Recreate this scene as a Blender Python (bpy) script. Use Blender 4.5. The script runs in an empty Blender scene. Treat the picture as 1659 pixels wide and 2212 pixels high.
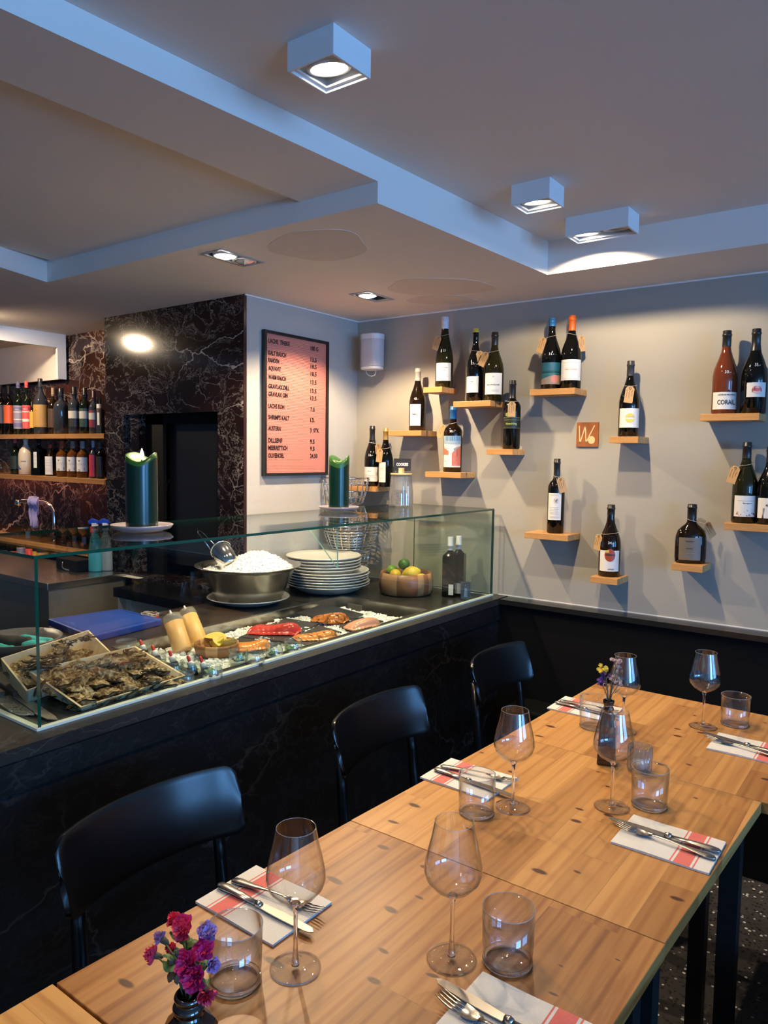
import bpy, math, random
from mathutils import Vector, Matrix
PI = math.pi
SC = bpy.context.scene
COL = SC.collection
random.seed(7)

# ------------------------------------------------------------------ camera
CAM = Vector((0.0, 0.0, 1.53))
FPX = 1600.205
yaw, pit, rol = 0.63787353, -0.07601923, 0.01400626
FW = Vector((-math.sin(yaw) * math.cos(pit), math.cos(yaw) * math.cos(pit), math.sin(pit)))
_r = Vector((math.cos(yaw), math.sin(yaw), 0)); _u = _r.cross(FW)
RT = _r * math.cos(rol) + _u * math.sin(rol)
UP = -_r * math.sin(rol) + _u * math.cos(rol)
cd = bpy.data.cameras.new('camera'); cam = bpy.data.objects.new('camera', cd); COL.objects.link(cam)
m = Matrix((RT, UP, -FW)).transposed().to_4x4(); m.translation = CAM
cam.matrix_world = m
cd.sensor_fit = 'VERTICAL'; cd.sensor_height = 24.0; cd.lens = FPX / 2212 * 24.0
cd.clip_start = 0.02; cd.clip_end = 50
SC.camera = cam

# ------------------------------------------------------------------ exposure, world, daylight
SC.view_settings.view_transform = 'Standard'; SC.view_settings.look = 'None'
SC.view_settings.exposure = 0.12; SC.view_settings.gamma = 1.0
SC.view_settings.use_curve_mapping = False
cy = SC.cycles
cy.use_denoising = True
cy.max_bounces = 8; cy.transparent_max_bounces = 24; cy.diffuse_bounces = 4; cy.glossy_bounces = 5
cy.caustics_reflective = False; cy.caustics_refractive = False
cy.sample_clamp_indirect = 4.0
wd = bpy.data.worlds.new('daylight'); SC.world = wd; wd.use_nodes = True
wd.node_tree.nodes['Background'].inputs[0].default_value = (0.35, 0.55, 0.9, 1)
wd.node_tree.nodes['Background'].inputs[1].default_value = 0.5

ROOM_R, ROOM_F = 4.8, -2.6      # window wall (right of the camera), wall behind the camera
def area(name, loc, rot, sx, sy, power, color):
    l = bpy.data.lights.new(name, 'AREA'); l.shape = 'RECTANGLE'; l.size = sx; l.size_y = sy
    l.energy = power; l.color = color
    o = bpy.data.objects.new(name, l); o.location = loc; o.rotation_euler = rot; COL.objects.link(o); return o
SKY = (0.16, 0.46, 1.0)
area('window_daylight', (ROOM_R + 0.12, -1.15, 1.53), (0, PI / 2, 0), 1.5, 2.1, 240, SKY)
area('window_daylight', (ROOM_R + 0.12, 1.65, 1.53), (0, PI / 2, 0), 1.5, 2.1, 105, SKY)
area('front_window_daylight', (-0.4, ROOM_F - 0.12, 1.5), (PI / 2, 0, PI), 1.6, 1.3, 6, (0.6, 0.78, 1.0))

def at(px, py, axis, val):
    d = RT * ((px - 829.5) / FPX) - UP * ((py - 1106) / FPX) + FW
    return CAM + d * ((val - CAM[axis]) / d[axis])
def depth(P): return (Vector(P) - CAM).dot(FW)
def height_at(P, px, py):
    d = RT * ((px - 829.5) / FPX) - UP * ((py - 1106) / FPX) + FW
    t = (P[0] * d.x + P[1] * d.y) / (d.x ** 2 + d.y ** 2)
    return CAM.z + d.z * t

# ------------------------------------------------------------------ materials
MATS = {}
def mat(name, color=(0.5, 0.5, 0.5), rough=0.5, metal=0.0, spec=0.5, noise=0.0, nscale=20, bump=0.0, bscale=60,
        coat=0.0, emis=None, estr=0.0, trans=0.0, alpha=1.0, sss=0.0, aniso=0.0):
    if name in MATS: return MATS[name]
    m = bpy.data.materials.new(name); m.use_nodes = True; MATS[name] = m
    nt = m.node_tree; b = nt.nodes['Principled BSDF']
    b.inputs['Base Color'].default_value = (*color, 1)
    b.inputs['Roughness'].default_value = rough
    b.inputs['Metallic'].default_value = metal
    b.inputs['Specular IOR Level'].default_value = spec
    b.inputs['Coat Weight'].default_value = coat
    b.inputs['Coat Roughness'].default_value = 0.05
    b.inputs['Transmission Weight'].default_value = trans
    b.inputs['Alpha'].default_value = alpha
    if sss: b.inputs['Subsurface Weight'].default_value = sss; b.inputs['Subsurface Radius'].default_value = (0.02, 0.015, 0.01); b.inputs['Subsurface Scale'].default_value = 0.5
    if emis: b.inputs['Emission Color'].default_value = (*emis, 1); b.inputs['Emission Strength'].default_value = estr
    tc = nt.nodes.new('ShaderNodeTexCoord')
    n = nt.nodes.new('ShaderNodeTexNoise'); n.inputs['Scale'].default_value = nscale; n.inputs['Detail'].default_value = 5
    nt.links.new(tc.outputs['Object'], n.inputs['Vector'])
    amt = noise if noise else 0.04
    mx = nt.nodes.new('ShaderNodeMix'); mx.data_type = 'RGBA'
    mx.inputs[6].default_value = (*[c * (1 - amt) for c in color], 1)
    mx.inputs[7].default_value = (*[min(1, c * (1 + amt)) for c in color], 1)
    nt.links.new(n.outputs['Fac'], mx.inputs[0]); nt.links.new(mx.outputs[2], b.inputs['Base Color'])
    if bump:
        n2 = nt.nodes.new('ShaderNodeTexNoise'); n2.inputs['Scale'].default_value = bscale; n2.inputs['Detail'].default_value = 4
        nt.links.new(tc.outputs['Object'], n2.inputs['Vector'])
        bp = nt.nodes.new('ShaderNodeBump'); bp.inputs['Strength'].default_value = bump; bp.inputs['Distance'].default_value = 0.01
        nt.links.new(n2.outputs['Fac'], bp.inputs['Height']); nt.links.new(bp.outputs['Normal'], b.inputs['Normal'])
    return m

def N(nt, t, **kw):
    n = nt.nodes.new(t)
    for k, v in kw.items():
        if k in n.inputs.keys(): n.inputs[k].default_value = v
        else: setattr(n, k, v)
    return n
def ramp(nt, src, stops):
    r = nt.nodes.new('ShaderNodeValToRGB'); e = r.color_ramp.elements
    e[0].position, e[0].color = stops[0][0], (*stops[0][1], 1)
    e[1].position, e[1].color = stops[1][0], (*stops[1][1], 1)
    for p, c in stops[2:]:
        x = e.new(p); x.color = (*c, 1)
    nt.links.new(src, r.inputs[0]); return r.outputs[0]
def mth(nt, op, a, b=None):
    n = nt.nodes.new('ShaderNodeMath'); n.operation = op
    for i, v in enumerate((a, b)):
        if v is None: continue
        if isinstance(v, (int, float)): n.inputs[i].default_value = v
        else: nt.links.new(v, n.inputs[i])
    return n.outputs[0]
def mixc(nt, fac, a, b, mode='MIX'):
    n = nt.nodes.new('ShaderNodeMix'); n.data_type = 'RGBA'; n.blend_type = mode
    for i, v in ((0, fac), (6, a), (7, b)):
        if isinstance(v, (int, float)): n.inputs[i].default_value = v
        elif isinstance(v, tuple): n.inputs[i].default_value = (*v, 1)
        else: nt.links.new(v, n.inputs[i])
    return n.outputs[2]

def marble(name, base1, base2, vein, scale=1.0, rough=0.12, amount=1.0, bump=0.0):
    m = bpy.data.materials.new(name); m.use_nodes = True; nt = m.node_tree; b = nt.nodes['Principled BSDF']
    tc = N(nt, 'ShaderNodeTexCoord')
    mp = N(nt, 'ShaderNodeMapping'); mp.inputs['Rotation'].default_value = (0.3, 0.35, 0.2); mp.inputs['Scale'].default_value = (0.75, 0.75, 1.15)
    nt.links.new(tc.outputs['Object'], mp.inputs['Vector'])
    wn = N(nt, 'ShaderNodeTexNoise', Scale=1.8 * scale, Detail=6.0, Roughness=0.6)
    nt.links.new(mp.outputs[0], wn.inputs['Vector'])
    wv = nt.nodes.new('ShaderNodeVectorMath'); wv.operation = 'MULTIPLY_ADD'
    nt.links.new(wn.outputs['Color'], wv.inputs[0]); wv.inputs[1].default_value = (0.55, 0.55, 0.55); nt.links.new(mp.outputs[0], wv.inputs[2])
    tot = None
    for sc, w, amp, msk in ((3.2 * scale, 0.016, 0.9, 0.47), (7.5 * scale, 0.022, 0.60, 0.52), (17.0 * scale, 0.04, 0.36, 0.54)):
        v = N(nt, 'ShaderNodeTexVoronoi', feature='DISTANCE_TO_EDGE', Scale=sc)
        nt.links.new(wv.outputs[0], v.inputs['Vector'])
        l = mth(nt, 'SUBTRACT', 1.0, mth(nt, 'DIVIDE', v.outputs['Distance'], w)); l = mth(nt, 'MAXIMUM', l, 0.0)
        mk = N(nt, 'ShaderNodeTexNoise', Scale=sc * 0.6, Detail=3.0); nt.links.new(mp.outputs[0], mk.inputs['Vector'])
        mm = mth(nt, 'MULTIPLY', mth(nt, 'MAXIMUM', mth(nt, 'SUBTRACT', mk.outputs['Fac'], msk), 0.0), 8.0); mm = mth(nt, 'MINIMUM', mm, 1.0)
        l = mth(nt, 'MULTIPLY', mth(nt, 'MULTIPLY', l, mm), amp * amount)
        tot = l if tot is None else mth(nt, 'MAXIMUM', tot, l)
    rd = N(nt, 'ShaderNodeTexNoise', Scale=4.5 * scale, Detail=9.0, Roughness=0.7, Distortion=1.2); nt.links.new(wv.outputs[0], rd.inputs['Vector'])
    rr = mth(nt, 'ABSOLUTE', mth(nt, 'SUBTRACT', rd.outputs['Fac'], 0.5)); rr = mth(nt, 'MAXIMUM', mth(nt, 'SUBTRACT', 1.0, mth(nt, 'DIVIDE', rr, 0.011)), 0.0)
    tot = mth(nt, 'MAXIMUM', tot, mth(nt, 'MULTIPLY', rr, 0.36 * amount))
    bn = N(nt, 'ShaderNodeTexNoise', Scale=2.2 * scale, Detail=5.0); nt.links.new(wv.outputs[0], bn.inputs['Vector'])
    bc = ramp(nt, bn.outputs['Fac'], [(0.38, base1), (0.62, base2)])
    c = mixc(nt, tot, bc, vein); nt.links.new(c, b.inputs['Base Color'])
    b.inputs['Roughness'].default_value = rough; b.inputs['Specular IOR Level'].default_value = 0.3
    if bump:
        bp = N(nt, 'ShaderNodeBump', Strength=bump, Distance=0.004); n2 = N(nt, 'ShaderNodeTexNoise', Scale=60.0, Detail=6.0)
        nt.links.new(tc.outputs['Object'], n2.inputs['Vector']); nt.links.new(n2.outputs['Fac'], bp.inputs['Height']); nt.links.new(bp.outputs[0], b.inputs['Normal'])
    MATS[name] = m; return m

def pine(name, c1, c2, brick=(0.42, 0.075), rough=0.38, knots=True, swap=False, seed=0.0, grain=1.0, axis='Y'):
    m = bpy.data.materials.new(name); m.use_nodes = True; nt = m.node_tree; b = nt.nodes['Principled BSDF']
    tc = N(nt, 'ShaderNodeTexCoord'); sp = N(nt, 'ShaderNodeSeparateXYZ'); nt.links.new(tc.outputs['Object'], sp.inputs[0])
    cb = N(nt, 'ShaderNodeCombineXYZ')
    if axis == 'Y': a, q = sp.outputs['Y'], sp.outputs['X']
    else: a, q = sp.outputs['X'], sp.outputs['Y']
    nt.links.new(mth(nt, 'ADD', a, seed), cb.inputs[0]); nt.links.new(mth(nt, 'ADD', q, 5.0 + seed), cb.inputs[1]); nt.links.new(sp.outputs['Z'], cb.inputs[2])
    br = N(nt, 'ShaderNodeTexBrick', offset=0.37, offset_frequency=2, squash=1.0, squash_frequency=1)
    br.inputs['Scale'].default_value = 1.0; br.inputs['Brick Width'].default_value = brick[0]; br.inputs['Row Height'].default_value = brick[1]
    br.inputs['Mortar Size'].default_value = 0.0005; br.inputs['Mortar Smooth'].default_value = 0.0; br.inputs['Bias'].default_value = 0.0
    br.inputs['Color1'].default_value = (0, 0, 0, 1); br.inputs['Color2'].default_value = (1, 1, 1, 1); br.inputs['Mortar'].default_value = (0.5, 0.5, 0.5, 1)
    flat = N(nt, 'ShaderNodeVectorMath'); flat.operation = 'MULTIPLY'; flat.inputs[1].default_value = (1, 1, 0); nt.links.new(cb.outputs[0], flat.inputs[0])
    nt.links.new(flat.outputs[0], br.inputs['Vector'])
    base = ramp(nt, br.outputs['Color'], [(0.0, c1), (1.0, c2)])
    # each stave's own grain: offset the grain lookup by the stave's random value
    off = N(nt, 'ShaderNodeVectorMath'); off.operation = 'MULTIPLY_ADD'
    nt.links.new(br.outputs['Color'], off.inputs[0]); off.inputs[1].default_value = (7.3, 3.1, 5.7); nt.links.new(cb.outputs[0], off.inputs[2])
    mp = N(nt, 'ShaderNodeMapping'); mp.inputs['Scale'].default_value = (1.6, 22, 22); nt.links.new(off.outputs[0], mp.inputs['Vector'])
    g = N(nt, 'ShaderNodeTexNoise', Scale=1.6, Detail=7.0, Roughness=0.62, Distortion=0.5); nt.links.new(mp.outputs[0], g.inputs['Vector'])
    gr = ramp(nt, g.outputs['Fac'], [(0.32, (0.62, 0.5, 0.4)), (0.56, (1.04, 1.03, 1.0))])
    c = mixc(nt, min(1.0, 0.55 * grain), base, gr, 'MULTIPLY')
    mp2 = N(nt, 'ShaderNodeMapping'); mp2.inputs['Scale'].default_value = (0.8, 9, 9); nt.links.new(off.outputs[0], mp2.inputs['Vector'])
    wv = N(nt, 'ShaderNodeTexWave', wave_type='RINGS', Scale=1.3, Distortion=3.5, Detail=2.0); wv.inputs['Detail Scale'].default_value = 0.8
    nt.links.new(mp2.outputs[0], wv.inputs['Vector'])
    wr = ramp(nt, wv.outputs['Color'], [(0.0, (0.66, 0.5, 0.36)), (0.35, (1, 1, 1))])
    c = mixc(nt, min(1.0, 0.45 * grain), c, wr, 'MULTIPLY')
    if knots:
        kp = N(nt, 'ShaderNodeMapping'); kp.inputs['Scale'].default_value = (13.0, 5.5, 0.01); nt.links.new(cb.outputs[0], kp.inputs['Vector'])
        kn = N(nt, 'ShaderNodeTexNoise', Scale=4.0, Detail=2.0); nt.links.new(cb.outputs[0], kn.inputs['Vector'])
        ka = N(nt, 'ShaderNodeVectorMath'); ka.operation = 'MULTIPLY_ADD'; nt.links.new(kn.outputs['Color'], ka.inputs[0]); ka.inputs[1].default_value = (0.7, 0.7, 0); nt.links.new(kp.outputs[0], ka.inputs[2])
        vo = N(nt, 'ShaderNodeTexVoronoi', feature='F1', voronoi_dimensions='2D', Scale=1.0); nt.links.new(ka.outputs[0], vo.inputs['Vector'])
        sel = mth(nt, 'GREATER_THAN', N_sep(nt, vo.outputs['Color']), 0.42); ksz = mth(nt, 'MULTIPLY', N_sep(nt, vo.outputs['Color']), 0.16)
        k = mth(nt, 'MULTIPLY', mth(nt, 'SUBTRACT', 1.0, mth(nt, 'MINIMUM', mth(nt, 'DIVIDE', vo.outputs['Distance'], mth(nt, 'SUBTRACT', ksz, 0.045)), 1.0)), sel)
        k2 = mth(nt, 'MULTIPLY', mth(nt, 'SUBTRACT', 1.0, mth(nt, 'MINIMUM', mth(nt, 'DIVIDE', vo.outputs['Distance'], 0.26), 1.0)), sel)
        c = mixc(nt, mth(nt, 'MULTIPLY', k2, 0.4), c, (0.30, 0.13, 0.04))
        c = mixc(nt, mth(nt, 'MINIMUM', mth(nt, 'MULTIPLY', k, 2.6), 1.0), c, (0.05, 0.012, 0.003))
    seam = mixc(nt, mth(nt, 'MULTIPLY', br.outputs['Fac'], 0.35), c, (0.12, 0.05, 0.02))
    nt.links.new(seam, b.inputs['Base Color'])
    b.inputs['Roughness'].default_value = rough; b.inputs['Specular IOR Level'].default_value = 0.35
    bp = N(nt, 'ShaderNodeBump', Strength=0.08, Distance=0.002); nt.links.new(g.outputs['Fac'], bp.inputs['Height']); nt.links.new(bp.outputs[0], b.inputs['Normal'])
    MATS[name] = m; return m
def N_sep(nt, col):
    s = nt.nodes.new('ShaderNodeSeparateColor'); nt.links.new(col, s.inputs[0]); return s.outputs[0]

def glass(name, tint=(1, 1, 1), edge=(0.64, 0.69, 0.73), ior=1.5, gain=1.6, rough=0.0, haze=0.0, hazecol=(0.8, 0.8, 0.8)):
    m = bpy.data.materials.new(name); m.use_nodes = True; nt = m.node_tree
    for n in list(nt.nodes):
        if n.type == 'BSDF_PRINCIPLED': nt.nodes.remove(n)
    out = [n for n in nt.nodes if n.type == 'OUTPUT_MATERIAL'][0]
    lw = N(nt, 'ShaderNodeLayerWeight', Blend=0.5)
    tr = N(nt, 'ShaderNodeBsdfTransparent'); gl = N(nt, 'ShaderNodeBsdfGlossy', Roughness=rough)
    e = mth(nt, 'POWER', lw.outputs['Facing'], 3.2)
    nt.links.new(mixc(nt, e, tint, edge), tr.inputs['Color'])
    mx = N(nt, 'ShaderNodeMixShader')
    f5 = mth(nt, 'ADD', 0.04 * gain, mth(nt, 'MULTIPLY', mth(nt, 'POWER', lw.outputs['Facing'], 5.0), 0.90))
    nt.links.new(mth(nt, 'MINIMUM', f5, 1.0), mx.inputs[0])
    nt.links.new(tr.outputs[0], mx.inputs[1]); nt.links.new(gl.outputs[0], mx.inputs[2])
    last = mx.outputs[0]
    if haze:
        df = N(nt, 'ShaderNodeBsdfDiffuse'); df.inputs['Color'].default_value = (*hazecol, 1)
        m2 = N(nt, 'ShaderNodeMixShader'); m2.inputs[0].default_value = haze
        nt.links.new(last, m2.inputs[1]); nt.links.new(df.outputs[0], m2.inputs[2]); last = m2.outputs[0]
    nt.links.new(last, out.inputs['Surface']); MATS[name] = m; return m

def emit(name, col, s):
    m = bpy.data.materials.new(name); m.use_nodes = True; nt = m.node_tree; b = nt.nodes['Principled BSDF']
    b.inputs['Base Color'].default_value = (*col, 1); b.inputs['Emission Color'].default_value = (*col, 1); b.inputs['Emission Strength'].default_value = s
    MATS[name] = m; return m

def terrazzo():
    m = bpy.data.materials.new('terrazzo'); m.use_nodes = True; nt = m.node_tree; b = nt.nodes['Principled BSDF']
    tc = N(nt, 'ShaderNodeTexCoord'); v = N(nt, 'ShaderNodeTexVoronoi', Scale=85.0); nt.links.new(tc.outputs['Object'], v.inputs['Vector'])
    c = N_sep(nt, v.outputs['Color'])
    col = ramp(nt, c, [(0.0, (0.015, 0.013, 0.013)), (0.6, (0.045, 0.04, 0.04)), (0.88, (0.07, 0.065, 0.06)), (0.95, (0.75, 0.73, 0.7))])
    dk = mth(nt, 'GREATER_THAN', v.outputs['Distance'], 0.42)
    nt.links.new(mixc(nt, dk, col, (0.06, 0.055, 0.055)), b.inputs['Base Color']); b.inputs['Roughness'].default_value = 0.3
    MATS['terrazzo'] = m; return m

PLASTER = mat('wall_paint', (0.345, 0.325, 0.285), 0.75, noise=0.05, nscale=3, bump=0.06, bscale=40)
PLASTER_L = mat('side_wall_paint', (0.40, 0.385, 0.36), 0.7, noise=0.06, nscale=5, bump=0.2, bscale=35)
CEIL = mat('ceiling_paint', (0.78, 0.715, 0.655), 0.8, noise=0.05, nscale=2.5, bump=0.03)
WHITE = mat('white_paint', (0.75, 0.74, 0.72), 0.5)
MARBLE = marble('rosso_marble', (0.003, 0.002, 0.002), (0.016, 0.006, 0.0055), (0.40, 0.36, 0.35), 1.0, 0.12)
MARBLE2 = marble('backsplash_marble', (0.014, 0.007, 0.006), (0.06, 0.02, 0.014), (0.5, 0.42, 0.38), 0.7, 0.1, 1.2)
SLATE = marble('counter_slate', (0.0035, 0.0035, 0.004), (0.006, 0.006, 0.0065), (0.05, 0.05, 0.055), 0.9, 0.42, 0.5, 0.25)
SLATETOP = marble('countertop_slate', (0.016, 0.0155, 0.015), (0.028, 0.027, 0.026), (0.09, 0.085, 0.08), 1.3, 0.3, 0.4, 0.15)
BLACK = mat('black_panel', (0.003, 0.003, 0.0035), 0.6, spec=0.15)
BLACKG = mat('black_gloss', (0.005, 0.005, 0.006), 0.15, spec=0.3)
CHAIRM = mat('black_stained_wood', (0.003, 0.003, 0.004), 0.25, spec=0.55, noise=0.3, nscale=30)
STEEL = mat('brushed_steel', (0.50, 0.48, 0.45), 0.26, 1.0, noise=0.12, nscale=40)
STEELD = mat('dull_steel', (0.42, 0.39, 0.35), 0.36, 0.8, noise=0.15, nscale=14)
CHROME = mat('chrome', (0.7, 0.7, 0.7), 0.1, 1.0)
CUTL = mat('cutlery_steel', (0.42, 0.39, 0.36), 0.24, 1.0)
ALU = mat('aluminium_plate', (0.72, 0.70, 0.66), 0.36, 0.45)
PINE_T = pine('pine_table_far', (0.28, 0.125, 0.034), (0.47, 0.245, 0.080), (0.40, 0.075))
PINE_T1 = pine('pine_table_near', (0.265, 0.112, 0.030), (0.345, 0.160, 0.048), (0.9, 0.13), seed=3.3, grain=1.7)
PINE_T0 = pine('pine_table_pale', (0.50, 0.27, 0.09), (0.54, 0.30, 0.10), (0.8, 0.2), seed=1.7, axis='X')
PINE_S = pine('pine_shelf', (0.48, 0.25, 0.090), (0.58, 0.33, 0.135), (0.5, 0.1), seed=0.6, axis='X')
BOXWOOD = pine('crate_wood', (0.66, 0.52, 0.34), (0.72, 0.58, 0.40), (1.5, 0.3), knots=False, rough=0.6, grain=0.5)
ACACIA = mat('acacia', (0.20, 0.085, 0.03), 0.4, noise=0.3, nscale=30)
ACACIA_L = mat('acacia_pale', (0.42, 0.22, 0.09), 0.4, noise=0.25, nscale=30)
ACACIA_D = mat('acacia_dark', (0.11, 0.045, 0.018), 0.4, noise=0.3, nscale=30)
GLASS = glass('clear_glass', gain=1.9)
GLASSRIM = glass('glass_rim', (0.85, 0.88, 0.9), (0.5, 0.55, 0.6), gain=3.0, haze=0.12)
SOLID = mat('solid_glass', (0.96, 0.97, 0.98), 0.0, trans=1.0)
PANE = glass('display_glass', (0.93, 0.965, 0.945), (0.80, 0.90, 0.86), gain=1.15)
WPANE = glass('window_pane', gain=0.8)
EDGE_D = mat('glass_edge_dark', (0.004, 0.05, 0.035), 0.08, spec=0.8)
EDGE_L = mat('glass_edge_light', (0.26, 0.42, 0.36), 0.2, spec=0.8)
SILICONE = mat('silicone_seal', (0.55, 0.62, 0.55), 0.5)
TERR = terrazzo()
BULB = emit('lit_bulb', (1.0, 0.93, 0.80), 45.0)
BULBOFF = mat('unlit_bulb', (0.6, 0.6, 0.58), 0.12, 0.6)
INK = mat('black_ink', (0.012, 0.012, 0.012), 0.6)
LETTER = mat('black_letter', (0.01, 0.01, 0.01), 0.4)
WHITEINK = mat('white_ink', (0.8, 0.8, 0.78), 0.5)
PAPER = mat('label_paper', (0.66, 0.65, 0.62), 0.6)
GREYINK = mat('grey_print', (0.22, 0.21, 0.20), 0.6)
KRAFT = mat('kraft_paper', (0.48, 0.29, 0.13), 0.7, noise=0.1)
TWINE = mat('twine', (0.40, 0.33, 0.24), 0.8)

# ------------------------------------------------------------------ mesh builder
class MB:
    def __init__(s): s.v = []; s.f = []; s.m = []; s.sm = []
    def add(s, vs, fs, mi=0, smooth=False, M=None):
        o = len(s.v)
        for p in vs:
            p = Vector(p); s.v.append(M @ p if M else p)
        for f in fs: s.f.append([i + o for i in f]); s.m.append(mi); s.sm.append(smooth)
        return s
    def box(s, x0, x1, y0, y1, z0, z1, mi=0, M=None):
        v = [(x0, y0, z0), (x1, y0, z0), (x1, y1, z0), (x0, y1, z0), (x0, y0, z1), (x1, y0, z1), (x1, y1, z1), (x0, y1, z1)]
        return s.add(v, [(0, 3, 2, 1), (4, 5, 6, 7), (0, 1, 5, 4), (1, 2, 6, 5), (2, 3, 7, 6), (3, 0, 4, 7)], mi, False, M)
    def prism(s, poly, z0, z1, mi=0, M=None):
        n = len(poly)
        v = [(p[0], p[1], z0) for p in poly] + [(p[0], p[1], z1) for p in poly]
        f = [list(range(n))[::-1], list(range(n, 2 * n))] + [(i, (i + 1) % n, n + (i + 1) % n, n + i) for i in range(n)]
        return s.add(v, f, mi, False, M)
    def lathe(s, prof, seg=32, mi=0, M=None, sx=1, sy=1, cap0=False, cap1=False, smooth=True, mif=None):
        v = []; f = []
        for r, z in prof:
            for k in range(seg):
                a = 2 * PI * k / seg; v.append((r * math.cos(a) * sx, r * math.sin(a) * sy, z))
        o = len(s.v)
        s.add(v, [], mi, smooth, M)
        for j in range(len(prof) - 1):
            for k in range(seg):
                k2 = (k + 1) % seg
                s.f.append([o + j * seg + k, o + j * seg + k2, o + (j + 1) * seg + k2, o + (j + 1) * seg + k]); s.m.append(mif(j, k) if mif else mi); s.sm.append(smooth)
        if cap0: s.f.append([o + k for k in range(seg)][::-1]); s.m.append(mi); s.sm.append(False)
        if cap1: s.f.append([o + (len(prof) - 1) * seg + k for k in range(seg)]); s.m.append(mi); s.sm.append(False)
        return s
    def tube(s, pts, r, seg=8, mi=0, closed=False, M=None, flat=1.0):
        pts = [Vector(p) for p in pts]; n = len(pts)
        rs = r if isinstance(r, (list, tuple)) else [r] * n
        v = []; nrm = None
        for i, p in enumerate(pts):
            if closed: t = pts[(i + 1) % n] - pts[i - 1]
            else: t = pts[min(i + 1, n - 1)] - pts[max(i - 1, 0)]
            if t.length < 1e-9: t = Vector((0, 0, 1))
            t.normalize()
            if nrm is None:
                nrm = Vector((0, 0, 1)) if abs(t.z) < 0.9 else Vector((1, 0, 0))
            nrm = (nrm - t * nrm.dot(t)); nrm = nrm.normalized() if nrm.length > 1e-6 else t.orthogonal().normalized()
            bn = t.cross(nrm)
            for k in range(seg):
                a = 2 * PI * k / seg
                v.append(p + (nrm * math.cos(a) * flat + bn * math.sin(a)) * rs[i])
        f = []
        for i in range(n if closed else n - 1):
            i2 = (i + 1) % n
            for k in range(seg):
                k2 = (k + 1) % seg; f.append((i * seg + k, i * seg + k2, i2 * seg + k2, i2 * seg + k))
        if not closed: f.append(tuple(range(seg))[::-1]); f.append(tuple((n - 1) * seg + k for k in range(seg)))
        return s.add(v, f, mi, True, M)
    def grid(s, fn, nu, nv, mi=0, smooth=True, M=None, mif=None):
        v = [fn(i / nu, j / nv) for j in range(nv + 1) for i in range(nu + 1)]
        o = len(s.v); s.add(v, [], mi, smooth, M)
        for j in range(nv):
            for i in range(nu):
                a = o + j * (nu + 1) + i
                s.f.append([a, a + 1, a + nu + 2, a + nu + 1]); s.m.append(mif((i + .5) / nu, (j + .5) / nv) if mif else mi); s.sm.append(smooth)
        return s
    def blob(s, c, rx, ry, rz, seg=12, rings=8, mi=0, M=None, jit=0.0, rnd=random):
        v = []; f = []
        for j in range(rings + 1):
            ph = PI * j / rings
            for k in range(seg):
                a = 2 * PI * k / seg; q = 1 + rnd.uniform(-jit, jit)
                v.append((c[0] + rx * q * math.sin(ph) * math.cos(a), c[1] + ry * q * math.sin(ph) * math.sin(a), c[2] + rz * q * math.cos(ph)))
        for j in range(rings):
            for k in range(seg):
                k2 = (k + 1) % seg; f.append((j * seg + k, (j + 1) * seg + k, (j + 1) * seg + k2, j * seg + k2))
        return s.add(v, f, mi, True, M)
    def build(s, name, mats, parent=None, loc=None, rz=0.0, bevel=0.0, solid=0.0, subd=0):
        me = bpy.data.meshes.new(name)
        me.from_pydata([tuple(p) for p in s.v], [], s.f)
        if not isinstance(mats, (list, tuple)): mats = [mats]
        for m in mats: me.materials.append(m)
        me.polygons.foreach_set('material_index', s.m); me.polygons.foreach_set('use_smooth', s.sm)
        me.update()
        o = bpy.data.objects.new(name, me); COL.objects.link(o)
        if parent: o.parent = parent
        if loc is not None: o.location = loc
        o.rotation_euler.z = rz
        if solid: md = o.modifiers.new('thick', 'SOLIDIFY'); md.thickness = solid; md.offset = 0
        if bevel: md = o.modifiers.new('bevel', 'BEVEL'); md.width = bevel; md.segments = 2; md.limit_method = 'ANGLE'; md.angle_limit = 0.6
        if subd: md = o.modifiers.new('sub', 'SUBSURF'); md.levels = subd; md.render_levels = subd
        return o

def tag(o, label, cat, group=None):
    o['label'] = label; o['category'] = cat
    if group: o['group'] = group
    return o
def thing(name, loc, label, cat, group=None, rz=0.0):
    o = bpy.data.objects.new(name, None); o.empty_display_size = 0.05; COL.objects.link(o)
    o.location = loc; o.rotation_euler.z = rz
    return tag(o, label, cat, group)
def struct(o): o['kind'] = 'structure'; return o
def stuff(o): o['kind'] = 'stuff'; return o
def sbox(name, x0, x1, y0, y1, z0, z1, m): return struct(MB().box(x0, x1, y0, y1, z0, z1).build(name, m))
def copy_tree(o, parent=None):
    c = o.copy(); COL.objects.link(c); c.parent = parent
    for ch in list(o.children): copy_tree(ch, c)
    return c

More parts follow.
